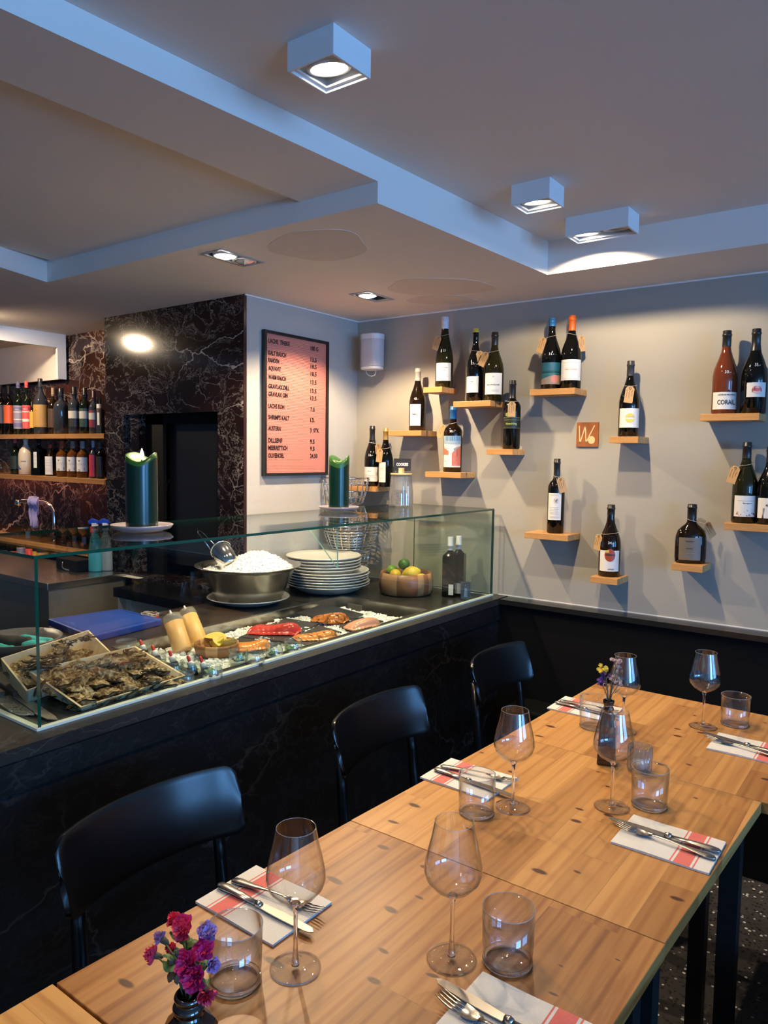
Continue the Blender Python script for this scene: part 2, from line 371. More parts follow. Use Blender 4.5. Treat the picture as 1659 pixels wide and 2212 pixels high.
# text as mesh data (2D, baseline left at origin, height of capitals ~ size)
_TX = {}
def text2d(s, bold=0.0):
    key = (s, bold)
    if key in _TX: return _TX[key]
    c = bpy.data.curves.new('t', 'FONT'); c.body = s; c.size = 1.0; c.resolution_u = 2; c.offset = bold
    o = bpy.data.objects.new('t', c); COL.objects.link(o)
    bpy.context.view_layer.update()
    dg = bpy.context.evaluated_depsgraph_get()
    me = bpy.data.meshes.new_from_object(o.evaluated_get(dg))
    vs = [v.co.copy() for v in me.vertices]; fs = [list(p.vertices) for p in me.polygons]
    bpy.data.objects.remove(o); bpy.data.curves.remove(c); bpy.data.meshes.remove(me)
    x0 = min(v.x for v in vs); x1 = max(v.x for v in vs)
    vs = [(v.x - x0, v.y) for v in vs]
    _TX[key] = (vs, fs, x1 - x0); return _TX[key]
def put_text(mb, s, fn, x, y, size, mi, width=None, bold=0.0, rot=0.0, center=True):
    """fn maps local (x, y) to 3D; the text is laid out there."""
    vs, fs, w = text2d(s, bold)
    k = size / 0.7; kx = k if width is None else width / w
    ca, sa = math.cos(rot), math.sin(rot)
    ox = -w * kx / 2 if center else 0
    out = []
    for a, b in vs:
        p, q = ox + a * kx, b * k
        out.append(fn(x + p * ca - q * sa, y + p * sa + q * ca))
    mb.add(out, fs, mi)

# ------------------------------------------------------------------ the room
WY = 3.10           # shelf wall
LX = -2.487         # letter-board wall
CY = 2.30           # marble column face
Z1, Z2, Z3 = 2.232, 2.291, 2.357
sbox('floor', -6.2, ROOM_R, ROOM_F, WY, -0.06, 0.0, TERR)
sbox('wall_back', LX, ROOM_R, WY, WY + 0.12, 0, 2.6, PLASTER)
sbox('wall_left', LX - 0.12, LX, CY + .001, WY, 0, Z1, PLASTER_L)
sbox('wall_far_left', -6.3, -6.2, ROOM_F, 2.6, 0, 2.6, PLASTER)
FWIN = (-1.2, 0.4)
mb = MB()
mb.box(-6.2, FWIN[0], ROOM_F - 0.1, ROOM_F, 0, 2.6).box(FWIN[1], ROOM_R, ROOM_F - 0.1, ROOM_F, 0, 2.6)
mb.box(FWIN[0], FWIN[1], ROOM_F - 0.1, ROOM_F, 0, 0.85).box(FWIN[0], FWIN[1], ROOM_F - 0.1, ROOM_F, 2.15, 2.6)
struct(mb.build('wall_front', WHITE))
WINS = [(-2.20, -0.10), (0.60, 2.70)]
mb = MB(); ys = [ROOM_F, WINS[0][0], WINS[0][1], WINS[1][0], WINS[1][1], WY]
for a, b in ((0, 1), (2, 3), (4, 5)): mb.box(ROOM_R, ROOM_R + 0.1, ys[a], ys[b], 0, 2.6)
for a, b in WINS: mb.box(ROOM_R, ROOM_R + 0.1, a, b, 0, 0.75).box(ROOM_R, ROOM_R + 0.1, a, b, 2.31, 2.6)
struct(mb.build('wall_right', WHITE))
def window(name, horizontal, c0, c1, p, zs_=0.85, zt_=2.15):
    f = MB(); t = 0.03
    def B(a0, a1, z0, z1, mi=0, dp=0.02, mb=f):
        if horizontal: mb.box(a0, a1, p - dp, p + dp, z0, z1, mi)
        else: mb.box(p - dp, p + dp, a0, a1, z0, z1, mi)
    B(c0, c1, zs_, zs_ + t); B(c0, c1, zt_ - t, zt_); B(c0, c0 + t, zs_, zt_); B(c1 - t, c1, zs_, zt_)
    mid = (c0 + c1) / 2; B(mid - t / 2, mid + t / 2, zs_, zt_)
    o = struct(f.build(name, BLACK))
    g = MB(); B(c0 + t, mid - t / 2, zs_ + t, zt_ - t, 0, 0.003, g); B(mid + t / 2, c1 - t, zs_ + t, zt_ - t, 0, 0.003, g)
    g.build('pane', WPANE, o)
window('window_1', False, *WINS[0], ROOM_R + 0.05, 0.75, 2.31); window('window_2', False, *WINS[1], ROOM_R + 0.05, 0.75, 2.31); window('window_3', True, *FWIN, ROOM_F - 0.05)

# ceiling: upper slab, beam, intermediate field, low soffit
BX = -1.335; SY = 1.69; EY = 2.705
def skew(y): return BX + (y - 0.79) * 0.05
mb = MB(); mb.box(-1.5, ROOM_R, ROOM_F, 2.8, Z3, 2.6); struct(mb.build('ceiling_upper', CEIL))
mb = MB(); mb.prism([(-1.600, ROOM_F), (skew(ROOM_F), ROOM_F), (skew(SY), SY), (-1.588, SY)], Z2, 2.6); struct(mb.build('ceiling_beam', CEIL))
mb = MB(); mb.prism([(-6.2, ROOM_F), (-1.600, ROOM_F), (-1.588, SY), (-2.97, SY), (-2.93, 1.45), (-6.2, 1.45)], Z2 + 0.02, 2.6); struct(mb.build('ceiling_field', CEIL))
RECS = [(-2.122, -2.020, 1.760, 1.958), (-2.094, -2.0, 2.558, 2.742)]
def quad(mb, pts, z, up=False):
    mb.add([(x, y, z) for x, y in pts], [list(range(len(pts))) if up else list(range(len(pts)))[::-1]])
mb = MB()
(a0, a1, b0, b1), (c0, c1, d0, d1) = RECS
quad(mb, [(-6.2, 1.45), (-2.93, 1.45), (-3.02, SY), (-3.02, WY), (-6.2, WY)], Z1)
quad(mb, [(-3.02, SY), (a0, SY), (a0, WY), (-3.02, WY)], Z1)
quad(mb, [(a0, SY), (a1, SY), (a1, b0), (a0, b0)], Z1)
quad(mb, [(a0, b1), (a1, b1), (a1, d0), (a0, d0)], Z1)
quad(mb, [(a1, SY), (skew(SY), SY), (skew(EY), EY), (skew(EY), WY), (a1 + .02, WY), (a1 + .02, d0), (a1, d0)], Z1)
quad(mb, [(a0, d0), (c0, d0), (c0, d1), (a0, d1)], Z1)
quad(mb, [(a0, d1), (a1 + .02, d1), (a1 + .02, WY), (a0, WY)], Z1)
quad(mb, [(skew(EY), EY), (ROOM_R, EY - .005), (ROOM_R, WY), (skew(EY), WY)], Z1)
edge = [(-6.2, 1.45), (-2.93, 1.45), (-3.02, SY), (skew(SY), SY), (skew(EY), EY), (ROOM_R, EY - .005)]
for p, q in zip(edge[:-1], edge[1:]):
    mb.add([(*p, Z1), (*q, Z1), (*q, 2.6), (*p, 2.6)], [(0, 1, 2, 3)])
quad(mb, [(-6.2, 1.45), (-2.93, 1.45), (-3.02, SY), (skew(SY), SY), (skew(EY), EY), (ROOM_R, EY - .005), (ROOM_R, WY), (-6.2, WY)], 2.6, True)
struct(mb.build('ceiling_soffit', CEIL))
# thin bead of filler where wall and ceiling meet
mb = MB(); mb.box(LX, ROOM_R, WY - 0.008, WY, Z1 - 0.006, Z1).box(LX, LX + 0.008, CY, WY, Z1 - 0.006, Z1)
struct(mb.build('trim_1', WHITE))
# faint old water marks on the low soffit
STAIN = mat('old_water_mark', (0.67, 0.60, 0.54), 0.85)
def stain(px, py, rx, ry):
    c = at(px, py, 2, Z1 - 0.0012); p = []
    for k in range(48):
        a = 2 * PI * k / 48; w = 1 + 0.06 * math.sin(3 * a + px) + 0.04 * math.sin(5 * a)
        q = at(px + rx * math.cos(a) * w, py + ry * math.sin(a) * w, 2, Z1 - 0.0012); p.append((q.x, q.y))
    return p
mb = MB()
for s in ((690, 530, 105, 34), (955, 648, 74, 10), (950, 620, 115, 19)):
    mb.prism(stain(*s), Z1 - 0.0012 - 0.0003 * (s[0] == 955), Z1 + 0.001)
struct(mb.build('trim_2', STAIN))

# marble column with its black-framed recess, recessed marble behind the bar
RX0, RX1, RZ0, RZ1 = -3.395, -2.667, 0.9, 1.722
COLX0 = -3.555
mb = MB(); yb = 2.62
mb.box(COLX0, RX0, CY, yb, 0, 2.24).box(RX1, LX - .003, CY, yb, 0, 2.24).box(RX0, RX1, CY, yb, RZ1, 2.24).box(RX0, RX1, CY, yb, 0, RZ0)
mb.box(RX0, RX0 + 0.10, CY + 0.02, yb, RZ0, RZ1)
struct(mb.build('wall_column', MARBLE))
mb = MB(); mb.box(LX - 0.003, LX + 0.001, CY - 0.004, CY + 0.012, 0, Z1); struct(mb.build('trim_3', mat('column_corner', (0.03, 0.012, 0.012), 0.2)))
sbox('wall_bar_back', -6.2, COLX0, 2.52, 2.62, 0, Z1, MARBLE2)
# dumb-waiter style black shaft in the recess
t = thing('serving_hatch', ((RX0 + RX1) / 2, 2.5, RZ0), 'black recessed hatch in the marble column behind the green candle', 'hatch')
mb = MB(); mb.box(-0.264, 0.364, 0.10, 0.12, 0, 0.82).build('back_panel', BLACKG, t)
mb = MB(); mb.box(-0.264, -0.12, -0.14, -0.12, 0, 0.82).box(-0.264, 0.364, -0.14, -0.12, 0.775, 0.822).build('frame', BLACK, t)
mb = MB(); mb.box(-0.12, 0.362, -0.10, -0.09, 0.06, 0.775).build('shutter', mat('hatch_shutter', (0.006, 0.006, 0.008), 0.25), t)

# ledge on top of the black bench back along the shelf wall
sbox('trim_4', -1.56, ROOM_R, 3.0, WY, 0.862, 0.884, mat('ledge_black', (0.010, 0.010, 0.010), 0.25))
mb = MB(); mb.box(-1.62, ROOM_R, WY - 0.003, WY, 0.884, 0.888); struct(mb.build('trim_5', WHITE))
sbox('wall_panelling', -1.62, ROOM_R, 3.03, WY, 0, 0.862, BLACK)
t = thing('bench', (-0.1, 2.93, 0), 'long black built-in bench against the panelled shelf wall', 'bench')
MB().box(-1.35, 1.7, -0.02, 0.095, 0, 0.40).build('base', BLACK, t); MB().box(-1.35, 1.7, -0.08, 0.095, 0.40, 0.45).build('seat', BLACK, t, bevel=0.01)

t = thing('bench', (0.10, 1.1, 0), 'unseen long black bench added beside the tables to shade the floor under them', 'bench')  # unseen, added to keep window light off the floor under the tables
MB().box(-.22, .22, -1.4, 1.35, 0, 0.41).build('base', BLACK, t); MB().box(-.23, .23, -1.41, 1.36, 0.41, 0.45).build('seat', BLACK, t, bevel=0.01)

# ------------------------------------------------------------------ lamps
WARM = (1.0, 0.78, 0.50)
def spot(loc, aim, power, size=110, blend=0.35, parent=None, color=WARM, rad=0.016):
    l = bpy.data.lights.new('lamp_light', 'SPOT'); l.energy = power; l.color = color; l.spot_size = math.radians(size); l.spot_blend = blend; l.shadow_soft_size = rad
    o = bpy.data.objects.new('lamp_light', l); COL.objects.link(o)
    d = Vector(aim) - Vector(loc)
    o.rotation_mode = 'QUATERNION'; o.rotation_quaternion = d.to_track_quat('-Z', 'Y'); o.location = loc
    if parent: o.location = Vector(loc) - parent.location; o.parent = parent
    return o
def ring(mb, c, r0, r1, z0, z1, seg=32, mi=0, M=None):
    T = Matrix.Translation(c)
    mb.lathe([(r0, z1), (r0, z0), (r1, z0), (r1, z1)], seg, mi, (M or Matrix()) @ T)
def box_lamp(x0, x1, y0, y1, z0, heads, label):
    t = thing('ceiling_spotlight', ((x0 + x1) / 2, (y0 + y1) / 2, z0), label, 'ceiling light', None)
    hx, hy, h = (x1 - x0) / 2, (y1 - y0) / 2, Z3 - z0
    w = 0.0045; mb = MB()
    mb.box(-hx, hx, -hy, -hy + w, 0, h).box(-hx, hx, hy - w, hy, 0, h).box(-hx, -hx + w, -hy + w, hy - w, 0, h).box(hx - w, hx, -hy + w, hy - w, 0, h)
    mb.box(-hx + w, hx - w, -hy + w, hy - w, h - 0.004, h - 0.0005)
    # lip around the opening
    l = 0.013
    mb.box(-hx + w, hx - w, -hy + w, -hy + l, 0.006, 0.010).box(-hx + w, hx - w, hy - l, hy - w, 0.006, 0.010)
    mb.box(-hx + w, -hx + l, -hy + l, hy - l, 0.006, 0.010).box(hx - l, hx - w, -hy + l, hy - l, 0.006, 0.010)
    mb.build('housing', mat('lamp_white', (0.74, 0.74, 0.74), 0.45), t, bevel=0.0)
    MB().box(-hx + w, hx - w, -hy + w, hy - w, 0.044, 0.046).build('inner_plate', mat('lamp_inner', (0.10, 0.10, 0.10), 0.4), t)
    for (cx, lit) in heads:
        M = Matrix.Translation((cx, 0, 0.010)) @ Matrix.Rotation(math.radians(10), 4, 'X')
        hd = MB().lathe([(0.040, 0.030), (0.046, 0.030), (0.046, 0.002), (0.040, 0.0), (0.036, 0.004), (0.034, 0.020)], 40, 0, M).build('lamp_head', mat('lamp_head', (0.70, 0.70, 0.69), 0.3), t)
        MB().lathe([(0.0005, 0.006), (0.020, 0.0075), (0.036, 0.012)], 40, 0, M).build('bulb', BULB if lit else BULBOFF, hd)
    return t
# spots and powers
P0 = 36
l1 = box_lamp(-1.095, -0.974, 1.129, 1.247, 2.300, [(0, 1)], 'nearest large white box spotlight on the upper ceiling')
spot((-1.035, 1.188, 2.297), (-0.95, 1.25, 0), P0 * 1.0, 120, 0.4, l1)
l2 = box_lamp(-1.085, -0.960, 2.093, 2.199, 2.297, [(0, 1)], 'small white single box spotlight beside the double one')
spot((-1.022, 2.146, 2.294), (-1.02, 2.42, 0), P0 * 1.0, 120, 0.4, l2)
l3 = box_lamp(-1.073, -0.855, 2.478, 2.587, 2.294, [(-0.054, 1), (0.054, 0)], 'white double box spotlight near the shelf wall')
spot((-1.018, 2.532, 2.290), (-1.05, 2.77, 1.61), P0 * 0.85, 136, 0.25, l3)
def recess_lamp(x0, x1, y0, y1, heads, label):
    t = thing('recessed_spotlight', ((x0 + x1) / 2, (y0 + y1) / 2, Z1), label, 'ceiling light')
    hx, hy = (x1 - x0) / 2, (y1 - y0) / 2; w = 0.006
    mb = MB(); mb.box(-hx - w, hx + w, -hy - w, -hy + w, -0.003, 0.004).box(-hx - w, hx + w, hy - w, hy + w, -0.003, 0.004).box(-hx - w, -hx + w, -hy + w, hy - w, -0.003, 0.004).box(hx - w, hx + w, -hy + w, hy - w, -0.003, 0.004)
    mb.build('frame', mat('recess_frame', (0.35, 0.33, 0.33), 0.4), t)
    mb = MB(); mb.box(-hx, hx, -hy, -hy + .002, 0, 0.07).box(-hx, hx, hy - .002, hy, 0, 0.07).box(-hx, -hx + .002, -hy, hy, 0, 0.07).box(hx - .002, hx, -hy, hy, 0, 0.07).box(-hx, hx, -hy, hy, 0.068, 0.07)
    mb.build('recess_box', mat('recess_box', (0.05, 0.05, 0.05), 0.5), t)
    for cy_, lit in heads:
        M = Matrix.Translation((0, cy_, -0.002))
        hd = MB().lathe([(0.039, 0.03), (0.044, 0.03), (0.044, 0.0), (0.038, -0.002), (0.035, 0.008)], 40, 0, M).build('lamp_head', mat('lamp_head'), t)
        MB().lathe([(0.0005, -0.010), (0.018, -0.008), (0.035, 0.0)], 40, 0, M).build('bulb', BULB if lit else BULBOFF, hd)
    return t
r1 = recess_lamp(*RECS[0], [(-0.036, 1), (0.055, 0)], 'recessed double spotlight in the soffit nearer the marble column')
spot((-2.07, 1.823, 2.215), (-2.05, 1.75, 0), P0 * 2.4, 144, 0.5, r1, (1.0, 0.76, 0.48))
r2 = recess_lamp(*RECS[1], [(-0.032, 1)], 'recessed spotlight in the soffit near the corner with the speaker')
spot((-2.047, 2.618, 2.215), (-2.0, 2.55, 0), P0 * 2.0, 136, 0.4, r2, (1.0, 0.76, 0.48))
# lamps out of view; the leftmost is added to brighten bar and ceiling
for i, (lx, ly) in enumerate([(-4.10, 1.72), (-5.1, 1.75)]):
    b = recess_lamp_surface = thing('recessed_spotlight', (lx, ly, Z1), ['recessed spotlight above the steel sink unit', 'unseen recessed spotlight added to brighten the left part of the bar'][i], 'ceiling light')
    MB().lathe([(0.0005, -.002), (.035, -.002), (.035, 0)], 32).build('bulb', emit('bar_bulb', (1.0, .85, .62), 9.0), b)
    MB().lathe([(.035, -.004), (.048, -.003), (.048, 0), (.035, 0)], 32).build('trim_ring', WHITE, b)
    spot((lx, ly, Z1 - .012), (lx + .35, 2.45, 1.2), P0 * 1.5, 140, 0.5, b, (1.0, 0.76, 0.5))
for i, (lx, ly) in enumerate([(-1.0, 0.1), (2.3, -0.9), (2.3, 1.2)]):  # last two are unseen, added to bounce warm light off the walls
    b = box_lamp(lx - 0.06, lx + 0.06, ly - 0.06, ly + 0.06, 2.300, [(0, 1)], ['white box spotlight over the near end of the tables', 'unseen white box spotlight near the front windows, added for warm bounce light', 'unseen white box spotlight towards the right-hand windows, added for warm bounce light'][i])
    spot((lx, ly, 2.297), (lx, ly + 0.1, 0), P0 * (0.7 if i == 0 else 2.5), 120, 0.4, b)

# extractor hood box over the bar
HX = -4.27
t = thing('bulkhead_hood', (HX, 2.0, 1.964), 'pale boxed hood under the ceiling above the bar shelves', 'hood')
mb = MB(); Rr = 0.03
# side panel facing the room with a rounded opening
def hp(y, z): return (0.0, y, z)
ys0, ye = -1.6, 0.5
mb.box(-0.02, 0, ys0, ye, 0.185, Z1 - 1.964).box(-0.02, 0, ye - 0.055, ye, 0.0, 0.185)
mb.build('side_panel', WHITE, t)
MB().box(-1.9, -0.02, ye - 0.03, ye - 0.01, 0.0, 0.235).build('back_panel', mat('hood_cloth', (0.62, 0.60, 0.57), 0.6), t)
MB().box(-1.9, -0.02, ys0, ye - 0.03, 0.235, 0.245).build('inner_top', mat('hood_inner', (0.75, 0.6, 0.42), 0.6), t)
l = bpy.data.lights.new('hood_light', 'AREA'); l.shape = 'RECTANGLE'; l.size = 0.03; l.size_y = 1.6; l.energy = 4; l.color = (1.0, 0.62, 0.36)
o = bpy.data.objects.new('hood_light', l); o.parent = t; o.rotation_euler = (0, PI / 2, 0); o.location = (-0.025, -0.5, 0.212); COL.objects.link(o)

# ------------------------------------------------------------------ counter with the cold display
CT = 0.885; CX0, CX1 = LX, -1.57
GX = -1.63; GB = -2.145; GY0, GY1 = 0.868, 3.06; GT = 1.292
BY0, BY1, BXB, BXF = 1.40, 2.575, -2.14, -1.672      # steel basin opening
t = thing('display_counter', (-2.0, 1.5, 0), 'long black slate bar counter carrying the glass seafood display', 'counter')
def L(x): return x + 2.0
def M_(y): return y - 1.5
mb = MB(); z0, z1 = CT - 0.03, CT
for x0, x1, y0, y1 in ((CX0, CX1, -1.2, BY0), (CX0, BXB, BY0, BY1), (BXF, CX1, BY0, BY1), (CX0, CX1, BY1, 3.098)):
    mb.box(L(x0), L(x1), M_(y0), M_(y1), z0, z1)
mb.build('countertop', SLATETOP, t)
MB().box(L(-1.60), L(-1.575), M_(-1.2), M_(3.026), 0, CT - 0.03).box(L(-1.60), L(-1.571), M_(-1.2), M_(3.026), CT - 0.10, CT - 0.034).build('front_panel', SLATE, t)
MB().box(L(CX0), L(CX0) + 0.02, M_(-1.2), M_(2.04), 0.02, CT - 0.03).build('rear_panel', STEELD, t)
bz = CT - 0.075
mb = MB()
w = 0.004
mb.box(L(BXB), L(BXF), M_(BY0), M_(BY1), bz - w, bz)
mb.box(L(BXB), L(BXB) + w, M_(BY0), M_(BY1), bz, CT + 0.002).box(L(BXF) - w, L(BXF), M_(BY0), M_(BY1), bz, CT + 0.002)
mb.box(L(BXB), L(BXF), M_(BY0), M_(BY0) + w, bz, CT + 0.002).box(L(BXB), L(BXF), M_(BY1) - w, M_(BY1), bz, CT + 0.002)
mb.box(L(BXB) - 0.012, L(BXB), M_(BY0), M_(BY1) + 0.012, CT, CT + 0.003).box(L(BXB), L(BXF), M_(BY1), M_(BY1) + 0.012, CT, CT + 0.003)
bas = mb.build('steel_basin', STEEL, t)
MB().box(L(-2.10), L(-2.02), M_(BY1) - w - 0.004, M_(BY1) - w, bz + 0.012, bz + 0.05).build('vent_plate', STEELD, bas)

t = thing('glass_display_case', (GX, 2.0, CT), 'long clear glass sneeze guard case on the slate counter', 'display case')
def gx(x): return x - GX
T_ = 0.008; H = GT - CT
def pane(name, x0, x1, y0, y1, zz0, zz1, thin):
    mb = MB(); X = (gx(x0), gx(x1)); Y = (y0 - 2.0, y1 - 2.0); Zz = (zz0, zz1)
    v = [(X[i & 1], Y[(i >> 1) & 1], Zz[i >> 2]) for i in range(8)]
    F = {'x': [(0, 2, 6, 4), (1, 5, 7, 3)], 'y': [(0, 4, 5, 1), (2, 3, 7, 6)], 'z': [(0, 1, 3, 2), (4, 6, 7, 5)]}
    o = len(mb.v); mb.add(v, [])
    for ax, fs in F.items():
        for f in fs: mb.f.append(list(f)); mb.m.append(0 if ax == thin else 1); mb.sm.append(False)
    return mb.build(name, [PANE, EDGE_D], t)
pane('front_pane', GX - T_, GX, GY0 + T_, GY1, 0.004, H - T_, 'x')
pane('top_pane', GB, GX, GY0, GY1, H - T_, H, 'z')
pane('end_pane', -2.075, GX - T_, GY1 - T_, GY1, 0.004, H - T_, 'y')
pane('end_pane', -2.60 + 0.12, GX, GY0, GY0 + T_, 0.004, H - T_, 'y')
mb = MB(); mb.prism([(0, 0), (0, -0.125), (0.0, -0.125), (0, 0)], 0, 1) if False else None
fy = 2.20
fp = at(725, 1135, 0, -2.02)
# triangular support fin under the top pane
def finp():
    yv = 2.42
    a = at(727, 1132, 1, yv); b = at(728, 1228, 1, yv); c = at(667, 1143, 1, yv)
    return yv, a, b, c
yv, A_, B_, C_ = finp()
mb = MB()
pts = [(A_.x, A_.z), (B_.x, B_.z), (C_.x, C_.z)]
pts = [(x - GX, min(z, GT - T_) - CT) for x, z in pts]
v = [(x, yv - 2.0, z) for x, z in pts] + [(x, yv - 2.0 + 0.008, z) for x, z in pts]
mb.add(v, [(0, 1, 2), (3, 5, 4)], 0); mb.add(v, [(0, 3, 4, 1)], 1); mb.add(v, [(1, 4, 5, 2)], 2)
mb.build('support_fin', [PANE, EDGE_L, EDGE_L], t)
MB().box(-0.010, 0.005, GY0 - 2.005, GY1 - 2.0, 0, 0.006).box(-0.85, -0.01, GY0 - 2.005, GY0 - 2.0 + 0.010, 0, 0.006).box(-0.44, -0.01, GY1 - 2.01, GY1 - 2.0, 0, 0.004).build('silicone_seal', SILICONE, t)

# ------------------------------------------------------------------ rear bar: low cabinet, steel sink unit, timber top
t = thing('low_cabinet', (-2.8, 2.17, 0), 'low grey cabinet with a thick black top in front of the marble column', 'cabinet')
MB().box(-0.32, 0.312, -0.125, 0.128, CT - 0.045, CT - 0.002).build('top', BLACKG, t)
MB().box(-0.32, 0.312, -0.10, 0.128, 0.0, CT - 0.045).build('body', mat('cabinet_grey', (0.50, 0.49, 0.46), 0.5), t)
MB().box(-0.25, -0.215, -0.104, -0.10, 0.0, CT - 0.05).build('edge_strip', mat('cabinet_strip', (0.75, 0.73, 0.68), 0.5), t)
t = thing('steel_sink_unit', (-3.6, 2.0, 0), 'stainless steel under-counter sink unit behind the display', 'sink unit')
MB().box(-1.9, 0.24, -0.15, 0.28, 0.865, 0.90).build('worktop', STEEL, t, bevel=0.003)
MB().box(-1.9, 0.232, -0.14, 0.28, 0.0, 0.865).build('body', STEELD, t)
t = thing('timber_worktop', (-4.4, 2.40, 0), 'pale timber worktop along the marble backsplash', 'worktop')
MB().box(-1.6, 0.70, -0.09, 0.118, 0.945, 0.972).build('board', PINE_S, t)
MB().box(-1.6, 0.65, -0.04, 0.118, 0.905, 0.945).build('plinth', BLACK, t)

def bar_shelf(z, x1, label):
    o = MB().box(-1.6, x1 + 4.4, -0.10, 0.10, -0.026, 0).build('wall_shelf', PINE_S, None, (-4.4, 2.415, z)); tag(o, label, 'shelf'); return o
BS1, BS2 = 1.628, 1.379
bar_shelf(BS1, -3.597, 'upper pine bar shelf crowded with spirit bottles')
bar_shelf(BS2, -3.590, 'lower pine bar shelf with a red glowing light strip beneath')
t = thing('led_strip', (-4.4, 2.47, BS2 - 0.026), 'thin warm light strip under the lower pine bar shelf', 'light strip')
MB().box(-1.2, 0.55, -0.006, 0.006, -0.005, 0).build('diffuser', emit('led_warm', (1.0, 0.30, 0.14), 5.0), t)
l = bpy.data.lights.new('strip_light', 'AREA'); l.shape = 'RECTANGLE'; l.size = 1.7; l.size_y = 0.02; l.energy = 1.2; l.color = (1.0, 0.50, 0.32)
o = bpy.data.objects.new('strip_light', l); o.location = (-0.32, 0, -0.008); o.parent = t; COL.objects.link(o)

# ------------------------------------------------------------------ bottles
def bottle_profile(kind, R, H):
    P = {
     'bordeaux': [(0.90, 0), (1, 0.012), (1, 0.60), (0.97, 0.635), (0.80, 0.68), (0.50, 0.715), (0.39, 0.745), (0.36, 0.80), (0.36, 0.93), (0.40, 0.935), (0.40, 0.955), (0.36, 0.96), (0.36, 1.0)],
     'burgundy': [(0.90, 0), (1, 0.012), (1, 0.42), (0.985, 0.47), (0.90, 0.54), (0.74, 0.61), (0.55, 0.68), (0.40, 0.75), (0.34, 0.81), (0.33, 0.93), (0.37, 0.935), (0.37, 0.955), (0.33, 0.96), (0.33, 1.0)],
     'hock': [(0.90, 0), (1, 0.012), (1, 0.36), (0.97, 0.43), (0.86, 0.52), (0.68, 0.62), (0.50, 0.72), (0.40, 0.80), (0.38, 0.93), (0.42, 0.935), (0.42, 0.955), (0.38, 0.96), (0.38, 1.0)],
     'bocksbeutel': [(0.86, 0), (0.96, 0.012), (1.0, 0.10), (1.0, 0.36), (0.97, 0.46), (0.86, 0.55), (0.62, 0.615), (0.40, 0.66), (0.30, 0.70), (0.28, 0.78), (0.28, 0.93), (0.31, 0.935), (0.31, 0.955), (0.28, 0.96), (0.28, 1.0)],
     'spirit': [(0.92, 0), (1, 0.015), (1, 0.58), (0.96, 0.63), (0.75, 0.69), (0.42, 0.73), (0.36, 0.76), (0.35, 0.83), (0.40, 0.835), (0.40, 0.86), (0.36, 0.865), (0.36, 1.0)],
     'round': [(0.88, 0), (1, 0.02), (1, 0.50), (0.95, 0.58), (0.80, 0.66), (0.50, 0.73), (0.32, 0.78), (0.28, 0.84), (0.34, 0.845), (0.34, 0.87), (0.30, 0.875), (0.30, 1.0)],
     'crock': [(0.80, 0), (0.98, 0.02), (1.0, 0.30), (0.97, 0.55), (0.80, 0.68), (0.42, 0.76), (0.30, 0.82), (0.28, 0.92), (0.34, 0.925), (0.34, 0.95), (0.28, 0.955), (0.28, 1.0)],
     'square': [(0.95, 0), (1, 0.015), (1, 0.66), (0.92, 0.70), (0.50, 0.75), (0.36, 0.77), (0.36, 0.84), (0.42, 0.845), (0.42, 0.86), (0.38, 0.865), (0.38, 1.0)],
    }[kind]
    return [(r * R, z * H) for r, z in P]
def interp(prof, z):
    for (r0, a), (r1, b) in zip(prof[:-1], prof[1:]):
        if a <= z <= b: return r0 + (r1 - r0) * ((z - a) / max(b - a, 1e-6))
    return prof[-1][0]
def col(c, rough=0.45, **k): return mat('paint_%02x%02x%02x_%d' % (*[int(max(0, min(1, q)) * 255) for q in c], int(rough * 100)), c, rough, **k)
G_BLACK = mat('black_bottle_glass', (0.0024, 0.0028, 0.0024), 0.05, spec=0.4)
G_OLIVE = mat('olive_bottle_glass', (0.0120, 0.0112, 0.0024), 0.05, spec=0.4)
G_BROWN = mat('brown_bottle_glass', (0.0080, 0.0040, 0.0016), 0.05, spec=0.4)
G_ROSE = mat('rose_wine_glass', (0.1300, 0.0300, 0.0110), 0.05, spec=0.4)
G_GREEN = mat('green_bottle_glass', (0.0032, 0.0088, 0.0048), 0.05, spec=0.4)
G_CLEAR = mat('clear_spirit_glass', (0.0250, 0.0300, 0.0375), 0.05, spec=0.4)
G_AMBER = mat('amber_spirit_glass', (0.0980, 0.0315, 0.0056), 0.05, spec=0.4)

def curved(R, eps=0.0006, sy=1.0):
    """local label frame: x = arc length round the front (-Y), y = height"""
    def fn(x, z):
        a = x / R; return ((R + eps) * math.sin(a), -(R + eps) * math.cos(a) * sy, z)
    return fn
def patch(mb, fn, x0, x1, y0, y1, mi, n=12, top=None):
    def g(u, v):
        x = x0 + (x1 - x0) * u; t_ = y1 if top is None else top(u)
        return fn(x, y0 + (t_ - y0) * v)
    mb.grid(g, n, 1, mi, True)
def disc(mb, fn, cx, cy_, r, mi, n=14, ry=None):
    ry = ry or r
    def g(u, v):
        x = -1 + 2 * u; h = math.sqrt(max(0, 1 - x * x)); return fn(cx + x * r, cy_ + ry * h * (2 * v - 1))
    mb.grid(g, n, 1, mi, True)

